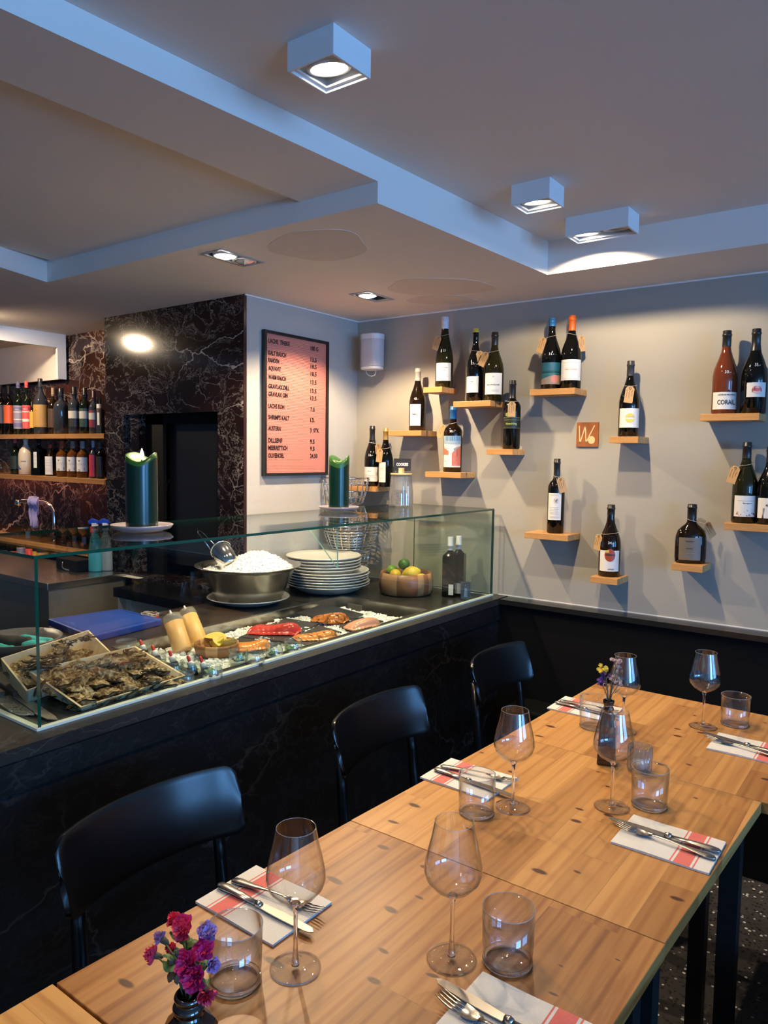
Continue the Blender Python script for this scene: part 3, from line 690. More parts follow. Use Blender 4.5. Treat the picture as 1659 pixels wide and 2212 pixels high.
def put_tag(t, R, zt, side, H, Ro=0.02, roll=None, length=0.066):
    """kraft paper tag hanging from the neck: side is the angle round the bottle (0 = front, + = to the right)"""
    a = side; roll = (0.25 if a <= 0 else -0.25) if roll is None else roll
    w, h = 0.034, length
    cx, cyy = (Ro + 0.003) * math.sin(a), -(Ro + 0.003) * math.cos(a)
    M = Matrix.Translation((cx, cyy, zt)) @ Matrix.Rotation(a * 0.55, 4, 'Z') @ Matrix.Rotation(roll, 4, 'Y')
    mb = MB(); o = 0.0006
    poly = [(-w / 2, -h), (w / 2, -h), (w / 2, -0.009), (w / 4, 0), (-w / 4, 0), (-w / 2, -0.009)]
    v = [(x, -o, z) for x, z in poly] + [(x, o, z) for x, z in poly]; n = 6
    mb.add(v, [list(range(n)), list(range(n, 2 * n))[::-1]] + [(i, n + i, n + (i + 1) % n, (i + 1) % n) for i in range(n)], 0, False, M)
    rr = random.Random(int(zt * 1000) + int(R * 1e5))
    for i in range(3):      # handwriting
        x = -0.010 + i * 0.0095; z = -0.014; pts = []
        for k in range(11): pts.append((x + rr.uniform(-0.0022, 0.0022), -o - 0.0004, z - k * 0.0042))
        mb.tube([M @ Vector(p) for p in pts[:9 - (i == 2) * 2]], 0.00045, 4, 1)
    ring_ = [(math.cos(k * PI / 12) * 0.004, -o - .0003, -0.008 + math.sin(k * PI / 12) * 0.004) for k in range(24)]
    mb.tube([M @ Vector(p) for p in ring_], 0.0009, 4, 1, True)
    pt = mb.build('paper_tag', [KRAFT, INK], t)
    s = MB(); loop = []
    zc = zt + 0.008
    rn = R * 1.02 + 0.001
    for k in range(24):
        b = 2 * PI * k / 24; loop.append((rn * math.sin(b), -rn * math.cos(b), zc - 0.006 * math.cos(b - a)))
    s.tube(loop, 0.0009, 5, 0, True)
    s.tube([(rn * math.sin(a), -rn * math.cos(a), zc - 0.006), M @ Vector((0, -0.001, -0.006))], 0.0009, 5)
    s.build('string', TWINE, pt)

def make_bottle(loc, kind, R, H, glassm, label, capsule=None, cap_h=0.18, lab=None, face=0.0, tagp=None, price=None,
                name='wine_bottle', cat='bottle', group=None, sy=1.0, seg=28, capname='capsule', band=None):
    t = thing(name, loc, label, cat, group, face)
    prof = bottle_profile(kind, R, H)
    zc = H * (1 - cap_h)
    body = [p for p in prof if p[1] < zc] + [(interp(prof, zc), zc)]
    if kind == 'square':
        S = math.sqrt(2) * 0.95
        mb = MB()
        nb = [p for p in body if p[1] <= H * 0.70]
        mb.lathe([(r * S, z) for r, z in nb], 4, 0, Matrix.Rotation(PI / 4, 4, 'Z'), 1, 1, True, False, False)
        r5, z5 = nb[-1]; mb.lathe([(r5, z5)] + [p for p in body if p[1] > H * 0.70], seg, 0)
        mb.build('glass_body', glassm, t)
    else:
        MB().lathe(body, seg, 0, None, 1, sy, True).build('glass_body', glassm, t)
    if capsule:
        cp = [(r + 0.0008, z) for r, z in prof if z > zc]
        cp = [(interp(prof, zc) + 0.0008, zc)] + cp
        top = cp[-1]
        cp = cp[:-1] + [(top[0], H - 0.002), (top[0] * 0.9, H), (0.0004, H)]
        MB().lathe(cp, seg, 0, None, 1, sy if kind != 'bocksbeutel' else 1).build(capname, capsule, t)
    if lab:
        lab(t, R, H, sy)
    if tagp:
        if isinstance(tagp, dict):
            zt = tagp.get('z', 0.70) * H; put_tag(t, interp(prof, zt), zt, tagp.get('side', 0), H, interp(prof, max(0, zt - 0.05)), roll=tagp.get('roll'))
    if price:
        zz = price[1] * H; r = interp(prof, zz) ; mb = MB()
        r2 = interp(prof, zz + 0.012)
        def fn(x, z):
            q = interp(prof, z); a = x / R; return ((q + 0.0009) * math.sin(a), -(q + 0.0009) * math.cos(a) * sy, z)
        put_text(mb, price[0], fn, price[2] if len(price) > 2 else 0, zz, 0.011, 0, bold=0.0)
        mb.build('chalk_price', WHITEINK, t)
    return t

# label designs ----------------------------------------------------
def lines(mb, fn, x0, x1, ys, mi, h=0.0009, rnd=None):
    rnd = rnd or random.Random(3)
    for y in ys:
        x = x0 + rnd.uniform(0, 0.12) * (x1 - x0); xe = x1 - rnd.uniform(0, 0.12) * (x1 - x0)
        patch(mb, fn, x, xe, y, y + h, mi, 4)
def lab_plain(z0, z1, ang, base, texts=(), grey=(), extra=None, name='label', ink=None, off=0.0):
    """z0,z1 fractions of H; ang = half width in radians; texts = [(string, y frac in label, size m, width m)]"""
    def fn_(t, R, H, sy):
        f0 = curved(R, 0.0005, sy); f1 = curved(R, 0.0013, sy); mb = MB()
        a, b = z0 * H, z1 * H; x = R * ang
        patch(mb, f0, -x + off, x + off, a, b, 0, 14)
        for s in texts:
            put_text(mb, s[0], f1, off + (s[4] if len(s) > 4 else 0), a + (b - a) * s[1], s[2], 1, s[3] if len(s) > 3 else None, bold=0.02)
        if grey: lines(mb, f1, -x * 0.7 + off, x * 0.7 + off, [a + (b - a) * g for g in grey], 2)
        mats = [base, ink or INK, GREYINK]
        if extra: extra(mb, f1, a, b, x, mats)
        mb.build(name, mats, t)
    return fn_
WL = PAPER
def ex_yellow(mb, fn, a, b, x, mats):
    mats.append(col((0.62, 0.52, 0.10))); i = len(mats) - 1; c = (a + b) / 2; r = 0.0185
    for k in range(9):
        if k in (4,): continue
        y0 = -r + 2 * r * k / 9; y1 = y0 + 2 * r / 9 * (0.55 if k in (3, 5) else 1.0)
        w = math.sqrt(max(0, r * r - ((y0 + y1) / 2) ** 2)); patch(mb, fn, -w, w, c + y0, c + y1, i, 8)
def ex_blueart(mb, fn, a, b, x, mats):
    cs = [(0.012, 0.09, 0.14), (0.02, 0.13, 0.15), (0.48, 0.17, 0.13), (0.22, 0.18, 0.15)]
    o = len(mats); mats += [col(c) for c in cs]
    patch(mb, fn, -x, x, a + (b - a) * .5, b, o, 12)
    fe = lambda x_, z: tuple(Vector(fn(x_, z)) * 1.0)
    patch(mb, fn, -x, x, a + (b - a) * .42, a + (b - a) * .62, o + 1, 12)
    patch(mb, fn, -x, x, a, a + (b - a) * .35, o + 3, 12, top=lambda u: a + (b - a) * (.22 + .32 * u))
    disc(mb, lambda p, q: (fn(p, q)[0] * 1.01, fn(p, q)[1] * 1.01, fn(p, q)[2]), x * .35, a + (b - a) * .24, 0.017, o + 2)
def ex_redart(mb, fn, a, b, x, mats):
    o = len(mats); mats += [col((0.10, 0.22, 0.36)), col((0.62, 0.16, 0.09)), col((0.30, 0.40, 0.48))]
    h = b - a
    patch(mb, fn, -x, x, a + h * .74, b, o + 2, 12); patch(mb, fn, -x * .7, x, a + h * .84, b, o, 12)
    rnd = random.Random(5)
    g2 = lambda p, q: tuple(Vector(fn(p, q)) + Vector((0, -0.0004, 0)))
    patch(mb, g2, x * .05, x, a + h * .05, a + h * .55, o + 1, 12, top=lambda u: a + h * (.45 + .25 * u))
    patch(mb, g2, -x, -x * .3, a + h * .40, a + h * .55, o + 1, 12, top=lambda u: a + h * (.62 - .1 * u))
    for k in range(9):
        y = a + h * (.32 + .035 * k); mb.tube([g2(x * .1 + .001 * k, y), g2(x * .55, y + .006), g2(x * .95, y + .009)], 0.0007, 4, 1)
    for k in range(4):
        y = a + h * (.50 + .04 * k); mb.tube([g2(-x * .95, y + .004), g2(-x * .5, y - .004)], 0.0007, 4, 1)
    for k in range(14):
        p = rnd.uniform(-.7, .6) * x; q = a + h * rnd.uniform(.06, .6); mb.tube([g2(p, q), g2(p + rnd.uniform(-.004, .004), q + .004), g2(p + .004, q + rnd.uniform(-.003, .003))], 0.0004, 4, 1)
def ex_crest(mb, fn, a, b, x, mats):
    o = len(mats); mats.append(col((0.25, 0.12, 0.06)))
    c = a + (b - a) * .72; pts = [fn(0.010 * math.cos(k * PI / 12), c + 0.011 * math.sin(k * PI / 12)) for k in range(24)]
    mb.tube(pts, 0.0003, 4, 2, True)
    for P in ([(-.004, -.006), (-.001, -.001), (.001, .004), (.003, .007)], [(0, 0), (.005, .003)], [(0, 0), (-.005, .002), (-.006, .006)], [(0, -.001), (.004, -.006)], [(.001, .003), (.006, .006)]):
        mb.tube([fn(p, c + q) for p, q in P], 0.0010, 5, o)
def ex_crab(mb, fn, a, b, x, mats):
    o = len(mats); mats += [col((0.55, 0.10, 0.09)), col((0.70, 0.42, 0.38))]
    c = (a + b) / 2; disc(mb, fn, 0, c, 0.017, o + 1, ry=0.014)
    g2 = lambda p, q: tuple(Vector(fn(p, q)) + Vector((0, -0.0005, 0)))
    disc(mb, g2, 0, c, 0.010, o, ry=0.006)
    for s in (-1, 1):
        for k in range(4): mb.tube([g2(s * .008, c - .002 + k * .002), g2(s * .014, c + .003 * k - .004), g2(s * .016, c + .003 * k - .008)], 0.0008, 4, o)
        mb.tube([g2(s * .007, c + .004), g2(s * .011, c + .010), g2(s * .005, c + .012)], 0.0014, 5, o)
def ex_sword(mb, fn, a, b, x, mats):
    o = len(mats); mats += [col((0.35, 0.05, 0.02)), col((0.55, 0.45, 0.10)), col((0.04, 0.03, 0.03))]; h = b - a
    disc(mb, fn, -0.002, a + h * .78, 0.022, o, ry=0.026)
    g2 = lambda p, q: tuple(Vector(fn(p, q)) + Vector((0, -0.0005, 0)))
    patch(mb, g2, -0.020, 0.016, a + h * .76, a + h * .84, o + 2, 8); patch(mb, g2, -0.020, -0.006, a + h * .9, a + h * 1.02, o + 1, 6)
def ex_floral(mb, fn, a, b, x, mats):
    o = len(mats); mats += [col((0.30, 0.05, 0.06)), col((0.50, 0.42, 0.34))]; rnd = random.Random(9)
    for k in range(26): disc(mb, fn, rnd.uniform(-.9, .9) * x, a + (b - a) * (.05 + .28 * rnd.random()), rnd.uniform(.001, .0035), o + (k % 3 == 0), 6)
def ex_grey(mb, fn, a, b, x, mats):
    for k in range(3): mb.tube([fn(-x * .6 + .002 * k, a), fn(-x * .6 + .003, a + (b - a) * .25), fn(-x * .55 + .002 * k, a + (b - a) * .5)], 0.0012, 4, 2)

# ---- the twelve pine wall shelves: name, px left, px right (at the wall), right x, top y px, protrusion
SH = {}
def wshelf(key, xl, xr, yf, z, label, th=0.026, right_end=None):
    o = MB().box(xl - (xl + xr) / 2, xr - (xl + xr) / 2, yf - WY, -0.0005, -th, 0).build('wall_shelf', PINE_S, None, ((xl + xr) / 2, WY, z), bevel=0.0012)
    tag(o, label, 'shelf', 'small pine shelves on the wine wall'); SH[key] = (z, yf)
def ztop(px, py, yf): return at(px, py, 1, yf).z
wshelf('S1', -1.974, -1.870, 2.963, ztop(930, 836, 2.963), 'small pine wall shelf under the white-capped olive bottle')
wshelf('S2', -1.806, -1.613, 2.963, ztop(1020, 866, 2.963), 'pine wall shelf holding the yellow-capped bottle and its dark neighbour')
wshelf('S3', -2.177, -1.982, 2.963, ztop(870, 930, 2.963), 'pine wall shelf with a single grey-capped bottle, nearest the speaker')
wshelf('S4', -2.451, -2.268, 2.985, ztop(800, 1051, 2.985), 'lowest left pine wall shelf in the room corner behind the cookie jar')
wshelf('S5', -1.955, -1.758, 2.963, ztop(960, 1020, 2.963), 'pine wall shelf under the blue-capped bottle with red picture label')
wshelf('S6', -1.633, -1.503, 2.975, ztop(1085, 970, 2.975), 'small pine wall shelf under the black bottle with green stripes')
wshelf('S7', -1.423, -1.220, 2.963, ztop(1200, 839, 2.963), 'pine wall shelf holding the blue-capped and the orange-capped bottles')
wshelf('S8', -1.064, -0.950, 2.963, ztop(1345, 943, 2.963), 'small pine wall shelf under the yellow-circle bottle')
wshelf('S9', -1.429, -1.228, 2.963, ztop(1180, 1153, 2.963), 'pine wall shelf under the slim bottle with the lion label')
wshelf('S10', -1.125, -1.011, 2.963, ztop(1303, 1248, 2.963), 'lowest small pine wall shelf, under the bottle with the mask label')
wshelf('S11', -0.802, -0.687, 2.963, ztop(1483, 1220, 2.963), 'small pine wall shelf under the squat round-bellied bottle')
wshelf('S12', -0.721, -0.519, 2.963, ztop(1580, 893, 2.963), 'upper right pine wall shelf holding the rosé bottle')
X13 = at(1564, 1140, 1, 2.963).x
wshelf('S13', X13, X13 + 0.21, 2.963, ztop(1610, 1132, 2.963), 'right-hand pine wall shelf cut by the picture edge')

def wb(key, pxc, pyb, pyt, wpx, kind, glassm, label, **kw):
    z, yf = SH[key]; yc = 3.030
    P = at(pxc, pyb, 1, yc - 0.03); P = Vector((at(pxc, pyb, 1, yc).x, yc, z))
    H = height_at(P, pxc, pyt) - z
    R = wpx * depth(P) / FPX / 2
    R = min(R, 0.044 if kind != 'bocksbeutel' else 0.062)
    return make_bottle((P.x, P.y, z + 0.0004), kind, R, H, glassm, label, group='wine bottles on the wall shelves', face=kw.pop('face', 0.42), **kw)
K_ = col((0.010, 0.010, 0.012), 0.35)
wb('S1', 959, 832, 685, 38, 'hock', G_OLIVE, 'tall olive green wine bottle with long white capsule on the topmost left shelf', capsule=col((0.62, 0.64, 0.70)), cap_h=0.17,
   lab=lab_plain(0.09, 0.34, 0.95, WL, [('Weissburgunder', .72, .0035, .040), ('Alte Reben', .56, .003, .028)], (.38, .30, .22)), price=('23', .50, .004), tagp=dict(z=.72, side=-0.75, roll=0.35))
wb('S2', 1025, 862, 710, 36, 'burgundy', G_BLACK, 'dark wine bottle with yellow wax top on the shelf beside its black-capped neighbour', capsule=col((0.62, 0.46, 0.06)), cap_h=0.055,
   lab=lab_plain(0.12, 0.34, 0.85, WL, [('AGNES', .65, .0035, .018)], (.50, .16), off=-.006), price=('33.-', .50), tagp=dict(z=.68, side=0.7, roll=-0.25), face=0.25)
wb('S2', 1066, 860, 718, 42, 'burgundy', G_OLIVE, 'wine bottle with black capsule and wide white village-wine label beside the yellow-topped one', capsule=K_, cap_h=0.19,
   lab=lab_plain(0.09, 0.40, 1.0, WL, [('MÂCON-VILLAGES', .42, .0052, .058), ('X', .80, .005)], (.20, .14)), tagp=dict(z=.70, side=-0.9, roll=0.5))
wb('S3', 901, 926, 796, 36, 'burgundy', G_BROWN, 'dark wine bottle with grey foil capsule alone on the shelf under the speaker', capsule=col((0.32, 0.28, 0.24), .3), cap_h=0.20,
   lab=lab_plain(0.08, 0.42, 0.72, WL, [('S&D', .50, .007, .024)], (.85, .28, .20), off=-.006), price=('43.-', .49))
wb('S4', 803, 1047, 920, 33, 'burgundy', G_BLACK, 'black-capped wine bottle on the corner shelf, left of the gold-capped one', capsule=K_, cap_h=0.24,
   lab=lab_plain(0.08, 0.32, 1.1, WL, [('Pinot Noir', .7, .003, .02)], (.4, .3), off=-.004), price=('22.-', .50), tagp=dict(z=.70, side=1.1, roll=-.1))
wb('S4', 832, 1049, 925, 33, 'burgundy', G_BLACK, 'gold-capped wine bottle on the corner shelf behind the cookies sign', capsule=col((0.42, 0.26, 0.08), .3, metal=0.4), cap_h=0.20,
   lab=lab_plain(0.08, 0.42, 0.5, WL, (), (.8, .7, .6, .2), off=-.010), tagp=dict(z=.64, side=-0.5, roll=0.12))
wb('S5', 977, 1017, 878, 40, 'bordeaux', G_BROWN, 'wine bottle with blue capsule and red and white picture label', capsule=col((0.012, 0.12, 0.30)), cap_h=0.19,
   lab=lab_plain(0.075, 0.55, 1.1, WL, (), (), ex_redart), price=('30.-', .60), tagp=dict(z=.72, side=-1.1, roll=.5))
wb('S6', 1104, 967, 822, 37, 'bordeaux', G_BLACK, 'black wine bottle with thin green stripes and lettering', capsule=K_, cap_h=0.26,
   lab=lab_plain(0.30, 0.46, 1.2, col((0.008, 0.010, 0.008)), [('räuschling', .34, .009, .050)], (), lambda mb, fn, a, b, x, mats: (mats.append(col((0.18, 0.26, 0.05))), [patch(mb, fn, -x, x, a + (b - a) * q, a + (b - a) * q + .0012, 3, 12) for q in (.02, .75, .95)], disc(mb, fn, -.020, b + .012, .009, 3)), ink=col((0.35, 0.42, 0.10))), tagp=dict(z=.68, side=0.02, roll=0.02))
wb('S7', 1189, 835, 687, 42, 'burgundy', G_BLACK, 'wine bottle with blue wax top and teal landscape label beside the orange-capped one', capsule=col((0.012, 0.10, 0.27)), cap_h=0.12,
   lab=lab_plain(0.07, 0.37, 1.15, col((0.012, 0.10, 0.16)), (), (), ex_blueart), price=('31.-', .47), tagp=dict(z=.72, side=-1.0, roll=.35))
wb('S7', 1232, 832, 682, 44, 'burgundy', G_BLACK, 'wine bottle with bright orange capsule and plain cream label', capsule=col((0.45, 0.085, 0.006)), cap_h=0.21,
   lab=lab_plain(0.11, 0.39, 1.15, WL, [('PRIMO ARROSSO', .5, .004, .052)], (.85, .06), ink=col((0.55, 0.28, 0.20))), tagp=dict(z=.72, side=1.2, roll=-.15))
wb('S8', 1357, 937, 780, 43, 'burgundy', G_BLACK, 'wine bottle with a yellow circle on its white label', capsule=col((0.03, 0.03, 0.033)), cap_h=0.20,
   lab=lab_plain(0.12, 0.37, 1.15, WL, (), (), ex_yellow), tagp=dict(z=.655, side=-0.05, roll=.12))
wb('S9', 1199, 1150, 991, 36, 'bordeaux', G_BLACK, 'slim black wine bottle with a small lion crest on its tall white label', capsule=K_, cap_h=0.26,
   lab=lab_plain(0.18, 0.54, 0.85, WL, (), (.93, .46, .40, .34, .27, .22, .12, .08), ex_crest, off=-.008), tagp=dict(z=.75, side=0.35, roll=-.25))
wb('S10', 1315, 1246, 1090, 46, 'burgundy', G_BROWN, 'lowest wine bottle with a red mask picture on its white label', capsule=K_, cap_h=0.14,
   lab=lab_plain(0.08, 0.37, 1.0, WL, [('schiefer', .08, .006, .026, .008)], (), ex_sword, off=-.004), price=('34.-', .46), tagp=dict(z=.58, side=-1.3, roll=.15))
wb('S11', 1490, 1217, 1089, 64, 'bocksbeutel', G_BROWN, 'squat round-bellied wine bottle with brown label', capsule=K_, cap_h=0.27, sy=0.62,
   lab=lab_plain(0.06, 0.44, 0.75, col((0.15, 0.12, 0.08)), [('Weissherbst', .82, .004, .03), ('UNFILTERED', .5, .0035, .024)], (.3, .22, .14), off=-.010), tagp=dict(z=.70, side=0.9, roll=-.6))
wb('S12', 1563, 888, 715, 52, 'burgundy', G_ROSE, 'amber rosé wine bottle with big black letters on the label', capsule=K_, cap_h=0.19,
   lab=lab_plain(0.055, 0.26, 1.25, WL, [('CORAIL,', .28, .017, .066), ('CÔTES DE PROVENCE', .80, .005, .064)], (), ink=INK), price=('30.-', .48))
wb('S12', 1626, 887, 711, 54, 'burgundy', G_BLACK, 'black wine bottle with a red crab on its square label', capsule=K_, cap_h=0.26,
   lab=lab_plain(0.19, 0.36, 0.80, WL, (), (), ex_crab), price=('35.-', .55), tagp=None)
wb('S13', 1606, 1127, 955, 52, 'burgundy', G_OLIVE, 'wine bottle with arched cream label and red flowers at its foot', capsule=K_, cap_h=0.20,
   lab=lab_plain(0.08, 0.34, 1.1, WL, [('Sauvignon', .62, .004, .032)], (.75,), ex_floral), tagp=dict(z=.70, side=-1.1, roll=.3))
wb('S13', 1658, 1129, 965, 50, 'burgundy', G_BLACK, 'dark wine bottle at the picture edge lettered elektra', capsule=K_, cap_h=0.20,
   lab=lab_plain(0.08, 0.34, 1.2, WL, [('elektra', .60, .010, .040)], (), ex_grey))

# ------------------------------------------------------------------ spirit bottles behind the bar
def bb(z, pxc, pyb, pyt, wpx, kind, glassm, label, yc=2.385, **kw):
    P = at(pxc, pyb, 1, yc); P = Vector((P.x, yc, z)); H = height_at(P, pxc, pyt) - z; R = wpx * depth(P) / FPX / 2
    kw.setdefault('name', 'spirit_bottle'); kw.setdefault('group', 'bottles on the bar shelves'); kw.setdefault('capname', 'cap')
    return make_bottle((P.x, P.y, z + 0.0004), kind, R, H, glassm, label, face=kw.pop('face', 0.75), seg=22, **kw)
def block(z0, z1, ang, base, bars=(), texts=(), off=0.0, ink=INK):
    def ex(mb, fn, a, b, x, mats):
        for q0, q1, m_ in bars:
            mats.append(m_); patch(mb, fn, -x, x, a + (b - a) * q0, a + (b - a) * q1, len(mats) - 1, 10)
    return lab_plain(z0, z1, ang, base, texts, (), ex, off=off, ink=ink)
OR_ = col((0.80, 0.13, 0.04)); RD_ = col((0.75, 0.10, 0.10)); BL_ = col((0.16, 0.16, 0.30)); CR_ = col((0.70, 0.66, 0.60)); GD_ = col((0.42, 0.24, 0.06))
Z = BS1
bb(Z, 3, 934, 832, 20, 'spirit', G_BLACK, 'dark vermouth bottle with dotted grey label at the left picture edge', capsule=K_, lab=block(.23, .60, 1.3, col((0.10, 0.10, 0.12))))
bb(Z, 20, 934, 833, 20, 'spirit', G_BLACK, 'dark bottle with plain bright orange label', capsule=K_, lab=block(.23, .60, 1.4, OR_))
bb(Z, 41, 934, 825, 20, 'bordeaux', G_GREEN, 'dark bottle with lilac and white block label', capsule=BL_, cap_h=.12, lab=block(.11, .55, 1.4, col((0.30, 0.27, 0.36)), [(.80, .92, BL_), (.70, .74, CR_), (.38, .42, CR_), (.08, .24, BL_)], [('VERMUT', .82, .0045, .028)], ink=WHITEINK))
bb(Z, 59, 934, 824, 18, 'bordeaux', G_GREEN, 'dark bottle with coral red block label and red cap', capsule=RD_, cap_h=.12, lab=block(.11, .55, 1.4, RD_, [(.80, .92, col((0.5, 0.05, 0.08))), (.70, .74, CR_), (.30, .42, CR_)], [('VERMUT', .82, .0045, .028)], ink=WHITEINK))
bb(Z, 70, 934, 868, 10, 'round', G_BLACK, 'little bottle with yellow label tucked between larger ones', capsule=K_, lab=block(.2, .7, 1.3, col((0.65, 0.35, 0.05))), yc=2.35)
bb(Z, 89, 934, 818, 30, 'round', G_CLEAR, 'clear long-necked bottle with big golden brown label and black cap', capsule=K_, cap_h=.07, lab=block(.13, .53, 1.3, GD_))
bb(Z, 116, 934, 838, 22, 'round', G_BROWN, 'dark bottle wrapped in string with a cork stopper', capsule=col((0.25, 0.18, 0.12)), cap_h=.18, lab=block(.15, .55, 1.2, col((0.07, 0.04, 0.03))), yc=2.42)
bb(Z, 133, 934, 839, 31, 'spirit', G_CLEAR, 'broad clear gin bottle with black stopper reflecting the window', capsule=K_, cap_h=.12, lab=None)
bb(Z, 162, 934, 836, 26, 'spirit', G_CLEAR, 'first black and silver labelled bottle with rounded shoulders', capsule=K_, cap_h=.20, lab=block(.15, .55, 1.0, col((0.02, 0.02, 0.02)), [(.45, .85, col((0.45, 0.43, 0.38)))]))
bb(Z, 185, 933, 838, 25, 'spirit', G_GREEN, 'bottle with dark green and silver label', capsule=K_, cap_h=.20, lab=block(.15, .55, 1.0, col((0.02, 0.05, 0.04)), [(.45, .85, col((0.45, 0.43, 0.38)))]))
bb(Z, 204, 933, 845, 22, 'spirit', G_CLEAR, 'bottle with dark red and silver label', capsule=col((0.06, 0.01, 0.015)), cap_h=.20, lab=block(.15, .55, 1.0, col((0.18, 0.02, 0.03)), [(.45, .85, col((0.45, 0.43, 0.38)))]))
bb(Z, 217, 932, 862, 14, 'square', G_CLEAR, 'square clear bottle with white oval label against the column', capsule=None, cap_h=.001, lab=block(.25, .85, .9, CR_, [(.6, .8, col((0.12, 0.05, 0.03)))]), face=.4)
Z = BS2
bb(Z, 34, 1022, 946, 22, 'round', G_GREEN, 'dark green bottle with pale wax seal, left of the cream stoneware one', capsule=RD_, cap_h=.14, lab=block(.15, .5, .9, col((0.02, 0.03, 0.025))))
bb(Z, 57, 1023, 946, 31, 'crock', mat('cream_stoneware', (0.60, 0.52, 0.40), 0.3), 'cream stoneware bottle with a blue corner', capsule=mat('cream_stoneware'), cap_h=.05, lab=lab_plain(.35, .40, .7, mat('cream_stoneware'), [('Monkfish', .3, .004, .03)], (), lambda mb, fn, a, b, x, mats: (mats.append(col((0.05, 0.12, 0.42))), patch(mb, fn, -.06, -.012, a - .045, a, 3, 10, top=lambda u: a - .045 * u - .001))))
bb(Z, 85, 1024, 945, 24, 'square', G_BLACK, 'square black bottle with narrow white label', capsule=K_, lab=lab_plain(.20, .62, .75, WL, (), (.8, .7, .5, .3), off=-.006), face=.35)
bb(Z, 110, 1024, 960, 23, 'round', G_BROWN, 'short dark bottle with arched cream label and red wax', capsule=col((0.40, 0.04, 0.03)), cap_h=.12, lab=lab_plain(.05, .62, .8, WL, (), (.8, .65, .5, .3, .2), off=-.006))
for i, (px, c) in enumerate(((135, col((0.35, 0.08, 0.03))), (158, col((0.28, 0.22, 0.17))), (179, col((0.30, 0.30, 0.33))))):
    bb(Z, px, 1026, 953, 24, 'spirit', G_AMBER, ['amber spirit bottle with red-brown cap and white V label', 'amber spirit bottle with grey-brown cap and white V label', 'amber spirit bottle with silver cap and white V label'][i], capsule=c, cap_h=.20,
       lab=lab_plain(.17, .56, 1.2, WL, [('V', .68, .011, .014, -.012)], (.55, .47), lambda mb, fn, a, b, x, mats: (disc(mb, fn, -.012, a + .007, .006, 1), disc(mb, lambda p, q: tuple(Vector(fn(p, q)) + Vector((0, -.0004, 0))), -.012, a + .007, .0035, 0), patch(mb, fn, .014, .018, a + .006, a + .022, 2, 4))))
bb(Z, 202, 1028, 952, 17, 'spirit', G_CLEAR, 'slim bottle with crimson label and pale blue cap', capsule=col((0.30, 0.36, 0.45)), cap_h=.18, lab=block(.05, .62, 1.2, col((0.42, 0.03, 0.05))))
bb(Z, 217, 1028, 955, 17, 'spirit', G_BLACK, 'slim black-labelled bottle at the column end of the lower shelf', capsule=col((0.10, 0.11, 0.13)), cap_h=.18, lab=block(.05, .60, 1.0, col((0.02, 0.02, 0.022))))
for i, (px, w_) in enumerate(((2, 18), (17, 18))):
    P = at(px, 1018, 1, 2.385); P = Vector((P.x, 2.385, Z)); R = w_ * depth(P) / FPX / 2
    t = thing('drinking_glass', (P.x, P.y, Z), ['clear tumbler at the very left edge of the lower bar shelf', 'clear tumbler next to the dark green bottle on the lower bar shelf'][i], 'glass', 'small clear tumblers on the lower bar shelf')
    MB().lathe([(0.001, 0.001), (R * .9, 0.001), (R, 0.075), (R * .95, 0.075), (R * .85, 0.006), (0.001, 0.006)], 24).build('glass_wall', GLASS, t)

# ------------------------------------------------------------------ things on the walls
# letter board
t = thing('letter_board', (LX, 2.625, 1.428), 'pink letter board price list in a black frame on the side wall', 'menu board')
bw, bh = 0.222, 0.664       # half width (along Y), height
mb = MB(); fw = 0.013
mb.box(0, 0.022, -bw, bw, 0, fw).box(0, 0.022, -bw, bw, bh - fw, bh).box(0, 0.022, -bw, -bw + fw, fw, bh - fw).box(0, 0.022, bw - fw, bw, fw, bh - fw)
mb.build('frame', mat('black_frame', (0.01, 0.01, 0.01), 0.35), t)
mb = MB(); n = 90; ih = bh - 2 * fw
for k in range(n):
    z = fw + ih * k / n; mb.box(0.002, 0.012, -bw + fw, bw - fw, z + 0.0012, z + ih / n); mb.box(0.002, 0.0095, -bw + fw, bw - fw, z, z + 0.0012)
mb.build('felt_panel', mat('pink_board', (0.56, 0.20, 0.155), 0.6), t)
rows = [(.052, 'LACHS  THEKE', '100 G'), (.137, 'KALT RAUCH', '13.5'), (.189, 'RANDEN', '18.5'), (.245, 'AQUAVIT', '18.5'), (.308, 'WARM RAUCH', '13.5'), (.374, 'GRAVLAX DILL', '13.5'),
        (.430, 'GRAVLAX GIN', '13.5'), (.515, 'LACHS ROH', '7.5'), (.595, 'SHRIMPS KALT', '13.'), (.675, 'AUSTERN', '3  STK'), (.762, 'DILLSENF', '9.5'), (.816, 'MEERRETTICH', '9.5'), (.872, 'OLIVENOEL', '24.50')]
for v_, a_, b_ in rows:
    mb = MB(); z = fw + ih * (1 - v_) - 0.009
    fnb = lambda x, y: (0.0138, x, y)
    put_text(mb, a_, fnb, -bw + fw + 0.018, z, 0.020, 0, 0.0128 * len(a_) * 0.90, 0.022, center=False)
    mb.build('item_lettering', LETTER, t)
    mb = MB(); put_text(mb, b_, fnb, -bw + fw + 0.303, z, 0.020, 0, 0.0128 * len(b_) * 0.86, 0.022, center=False)
    mb.build('price_lettering', LETTER, t)

